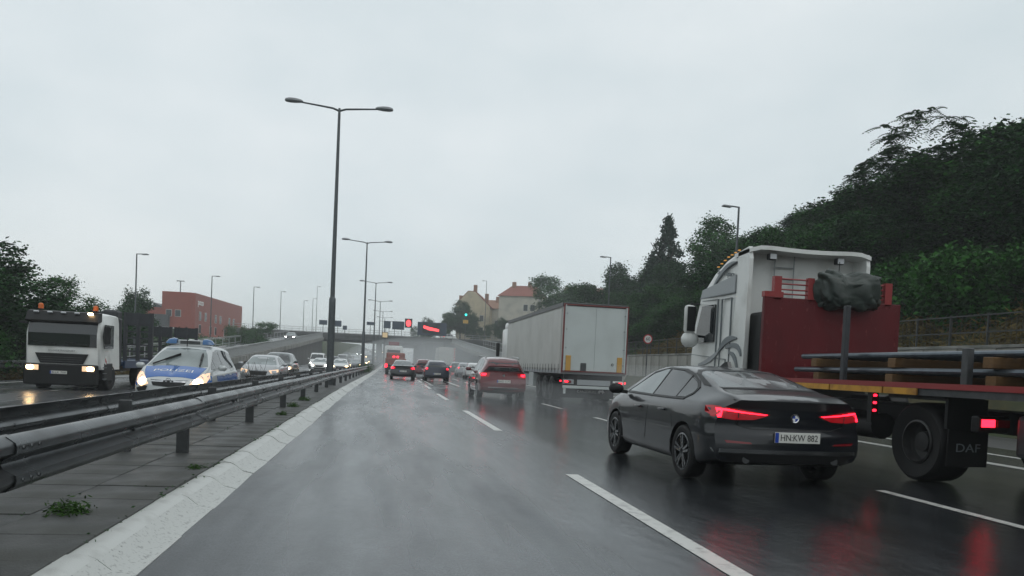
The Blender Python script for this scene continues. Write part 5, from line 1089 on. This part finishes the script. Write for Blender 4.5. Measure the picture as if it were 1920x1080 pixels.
tree(27, 175, 12.8, 2.6, 2, 'dark bush below the pale apartment block', z0=7)
for k in range(72):   # fill of the slope
    y = 20+k*1.32+rnd.uniform(-1, 1); x = rnd.uniform(22.5, 31); z0 = terr(x, y); hh = rnd.uniform(4.2, 6.6)
    lim = np.interp(y, [20, 38, 48, 60, 70, 95, 120], [12.5, 12.5, 11.2, 12.0, 13.2, 13.2, 11.5]); tree(x, y, min(z0+hh, lim), rnd.uniform(2.6, 3.8), rnd.choice([0, 0, 1, 2, 1]), 'leafy green tree in the dense lower wood on the slope', nm='young_tree', group=G)
for k in range(136):
    y = 13+k*.8+rnd.uniform(-1, 1); x = emb_start(y)+rnd.choice([rnd.uniform(3.0 if y > 40 else 2.0, 6.5), rnd.uniform(6, 11)]); z0 = terr(x, y); s_ = rnd.uniform(1.3, 2.3)
    if 38 < y < 56 and x < emb_start(y)+5.5: continue
    t = tree(x, y, z0+s_*1.25, s_*1.05, 0, 'dark green shrub on the lower edge of the wooded slope', nm='shrub', me=SH[k % 3], group='shrubs along the slope', cat='shrub')
P = []
for k in range(2600):
    y = rnd.uniform(14, 125); x = emb_start(y)+rnd.uniform(4.5, 22); P.append((x, y, terr(x, y)+.25))
tag(link('undergrowth', leaf_mesh('undergrowth', P, 26, .55, .22, 5, LEAF[0])), 'dark leafy undergrowth covering the slope', kind='stuff')
P = []
for k in range(2200):
    y = rnd.uniform(14, 64); x = emb_start(y)+rnd.uniform(.3, 6); P.append((x, y, terr(x, y)+.12))
tag(link('dry_grass', leaf_mesh('dry_grass', P, 16, .22, .05, 6, LEAF[4], 7)), 'dry yellowish grass above the panel wall', kind='stuff')
P = []
for k in range(1500):
    y = rnd.uniform(60, 168); x = emb_start(y)+rnd.uniform(.0, 14); P.append((x, y, terr(x, y)+.2))
tag(link('verge_growth', leaf_mesh('verge_growth', P, 14, .5, .2, 8, LEAF[3])), 'pale green growth on the bank above the right ramp', kind='stuff')
# left side
tree(-17.6, 38, 6.0, 3.6, 2, 'big dark tree at the left edge behind the lorry, taller one'); tree(-21.0, 37, 5.3, 3.4, 0, 'big dark tree cut by the left edge of the photo'); tree(-16.9, 43.5, 5.0, 2.0, 1, 'dark tree at the right end of the left group behind the lorry cab')
tree(-24.2, 82, 7.7, 2.9, 2, 'round bush like tree left of the red building'); tree(-18.3, 118, 6.6, 3.2, 1, 'green bushy tree behind the left ramp, right of the red building'); tree(-20.6, 120, 6.0, 2.6, 4, 'low pale bush between the red building and the ramp tree')
for k in range(26):
    y = 24+k*1.9; x = -16.4-rnd.uniform(0, 1.2)-(3.2+4*sm(46, 58, y) if y > 48 else 0)+cx(y); z0 = max(-.3, terr(x, y)); s_ = rnd.uniform(1.3, 1.9)*(1.15 if y < 46 else .7)
    tree(x, y, z0+s_*1.35, s_, 0, 'dense green shrub of the hedge behind the far crash barrier', nm='shrub', me=SH[k % 3], group='hedge shrubs left of the oncoming lanes', cat='shrub')
P = []
for k in range(2400):
    y = rnd.uniform(26, 140); x = -16-7.2*sm(46, 58, y)+cx(y)-rnd.uniform(0, 14); P.append((x, y, terr(x, y)+.2))
tag(link('bank_growth', leaf_mesh('bank_growth', P, 18, .5, .16, 9, LEAF[3])), 'green growth on the left bank below the red building', kind='stuff')
P = []
for k in range(500):
    y = rnd.uniform(18, 60); x = -15.0-rnd.uniform(0, .9); P.append((x, y, -.2))
tag(link('verge_grass', leaf_mesh('verge_grass', P, 14, .18, .04, 19, LEAF[4], 6)), 'yellow dry grass under the far crash barrier', kind='stuff')
# weeds in the median
def weed(x, y, s_, label, mt=3, tall=1.0):
    P = [(.06*max(-1.3, min(1.3, rnd.gauss(0, 1))), .085*max(-1.3, min(1.3, rnd.gauss(0, 1))), rnd.uniform(.01, .09)*tall) for _ in range(44)]
    o = tag(link('weed', leaf_mesh('weed', P, 12, .022, .009, int(y*10), LEAF[mt], 4.5)), label, 'weed', 'weeds in the median'); o.location = RP(x, y, .09); o.scale = (s_,)*3
for x, y, s_, lb in ((-2.05, 5.6, 1.1, 'green weed tuft under the barrier at the bottom left'), (-1.75, 7.9, .7, 'small weed between kerb stone and paving slab'), (-1.9, 15.5, 1.0, 'weed tuft beside the second post of the barrier'), (-2.0, 18.2, 1.2, 'weed tuft beside the lamp pole side of the barrier, nearer one'), (-2.0, 21, 1.3, 'weed tuft under the barrier further along')): weed(x, y, s_, lb)
for k in range(9): weed(-2.4, 74+k*3.2, 4+rnd.uniform(0, 2), 'leafy weed clump growing through the far part of the barrier', 3, 1.3)
P = []
for k in range(420):
    y = rnd.uniform(2.4, 26); i = rnd.choice([0, 0, 0, 1, 2, 3]); P.append((-1.66-.61*i+rnd.gauss(0, .012), y, .105) if rnd.random() < .7 else (rnd.uniform(-3.3, -1.7), 2.2+.61*int((y-2.2)/.61)-.305, .105))
tag(link('joint_moss', leaf_mesh('joint_moss', P, 12, .022, .010, 77, LEAF[1], 2.5)), 'moss and grit in the joints of the median paving', kind='stuff')
t = MB()
for k in range(9):
    a = rnd.uniform(-.5, .5); b_ = rnd.uniform(-.3, .3); t.tube([(0, 0, 0), (a*.3, b_*.3, .5), (a*.8, b_, 1.05+rnd.uniform(-.25, .2))], [.008, .006, .003], 5)
    for q in range(3): z = .5+q*.16; t.tube([(a*.3*z/.5, b_*.3, z), (a*.5+rnd.uniform(-.15, .15), b_+.05, z+.22)], [.004, .002], 4)
o = tag(t.build('dry_stalks', M['bark']), 'bare dry plant stalks sticking up behind the barrier right of the police car', 'plant'); o.location = (-3.15, 20.5, .05)
# ------------------------------------------------------------------ rain haze: one closed box round the whole place
hz = bpy.data.materials.new('haze'); hz.use_nodes = True; n = hz.node_tree.nodes; n.clear(); oo = n.new('ShaderNodeOutputMaterial'); pv = n.new('ShaderNodeVolumePrincipled')
pv.inputs['Color'].default_value = (.93, .965, .98, 1); pv.inputs['Density'].default_value = HAZE; hz.node_tree.links.new(pv.outputs['Volume'], oo.inputs['Volume'])
o = MB().box((0, 490, 14.5), (1900, 1900, 45)).build('haze', hz); tag(o, kind='stuff')
for p in o.data.polygons: p.use_smooth = False
for nm_, c_, e_, dn in (('spray', (5.5, 112, .6), (12, 46, 4.2), .010), ('spray', (9.6, 27.5, .2), (3.4, 8.5, 1.4), .026), ('spray', (4.6, 24.5, .1), (2.2, 5.5, .8), .022)):
    sp_ = bpy.data.materials.new('tyre spray'); sp_.use_nodes = True; n = sp_.node_tree.nodes; n.clear(); oo = n.new('ShaderNodeOutputMaterial'); pv = n.new('ShaderNodeVolumePrincipled')
    pv.inputs['Color'].default_value = (.93, .965, .98, 1); pv.inputs['Density'].default_value = dn; sp_.node_tree.links.new(pv.outputs['Volume'], oo.inputs['Volume'])
    tag(MB().ell(c_, e_, 24).build(nm_, sp_, None, True), 'thin white tyre spray hanging over the wet lanes', kind='stuff')
S.cycles.volume_bounces = 1; S.cycles.max_bounces = 6
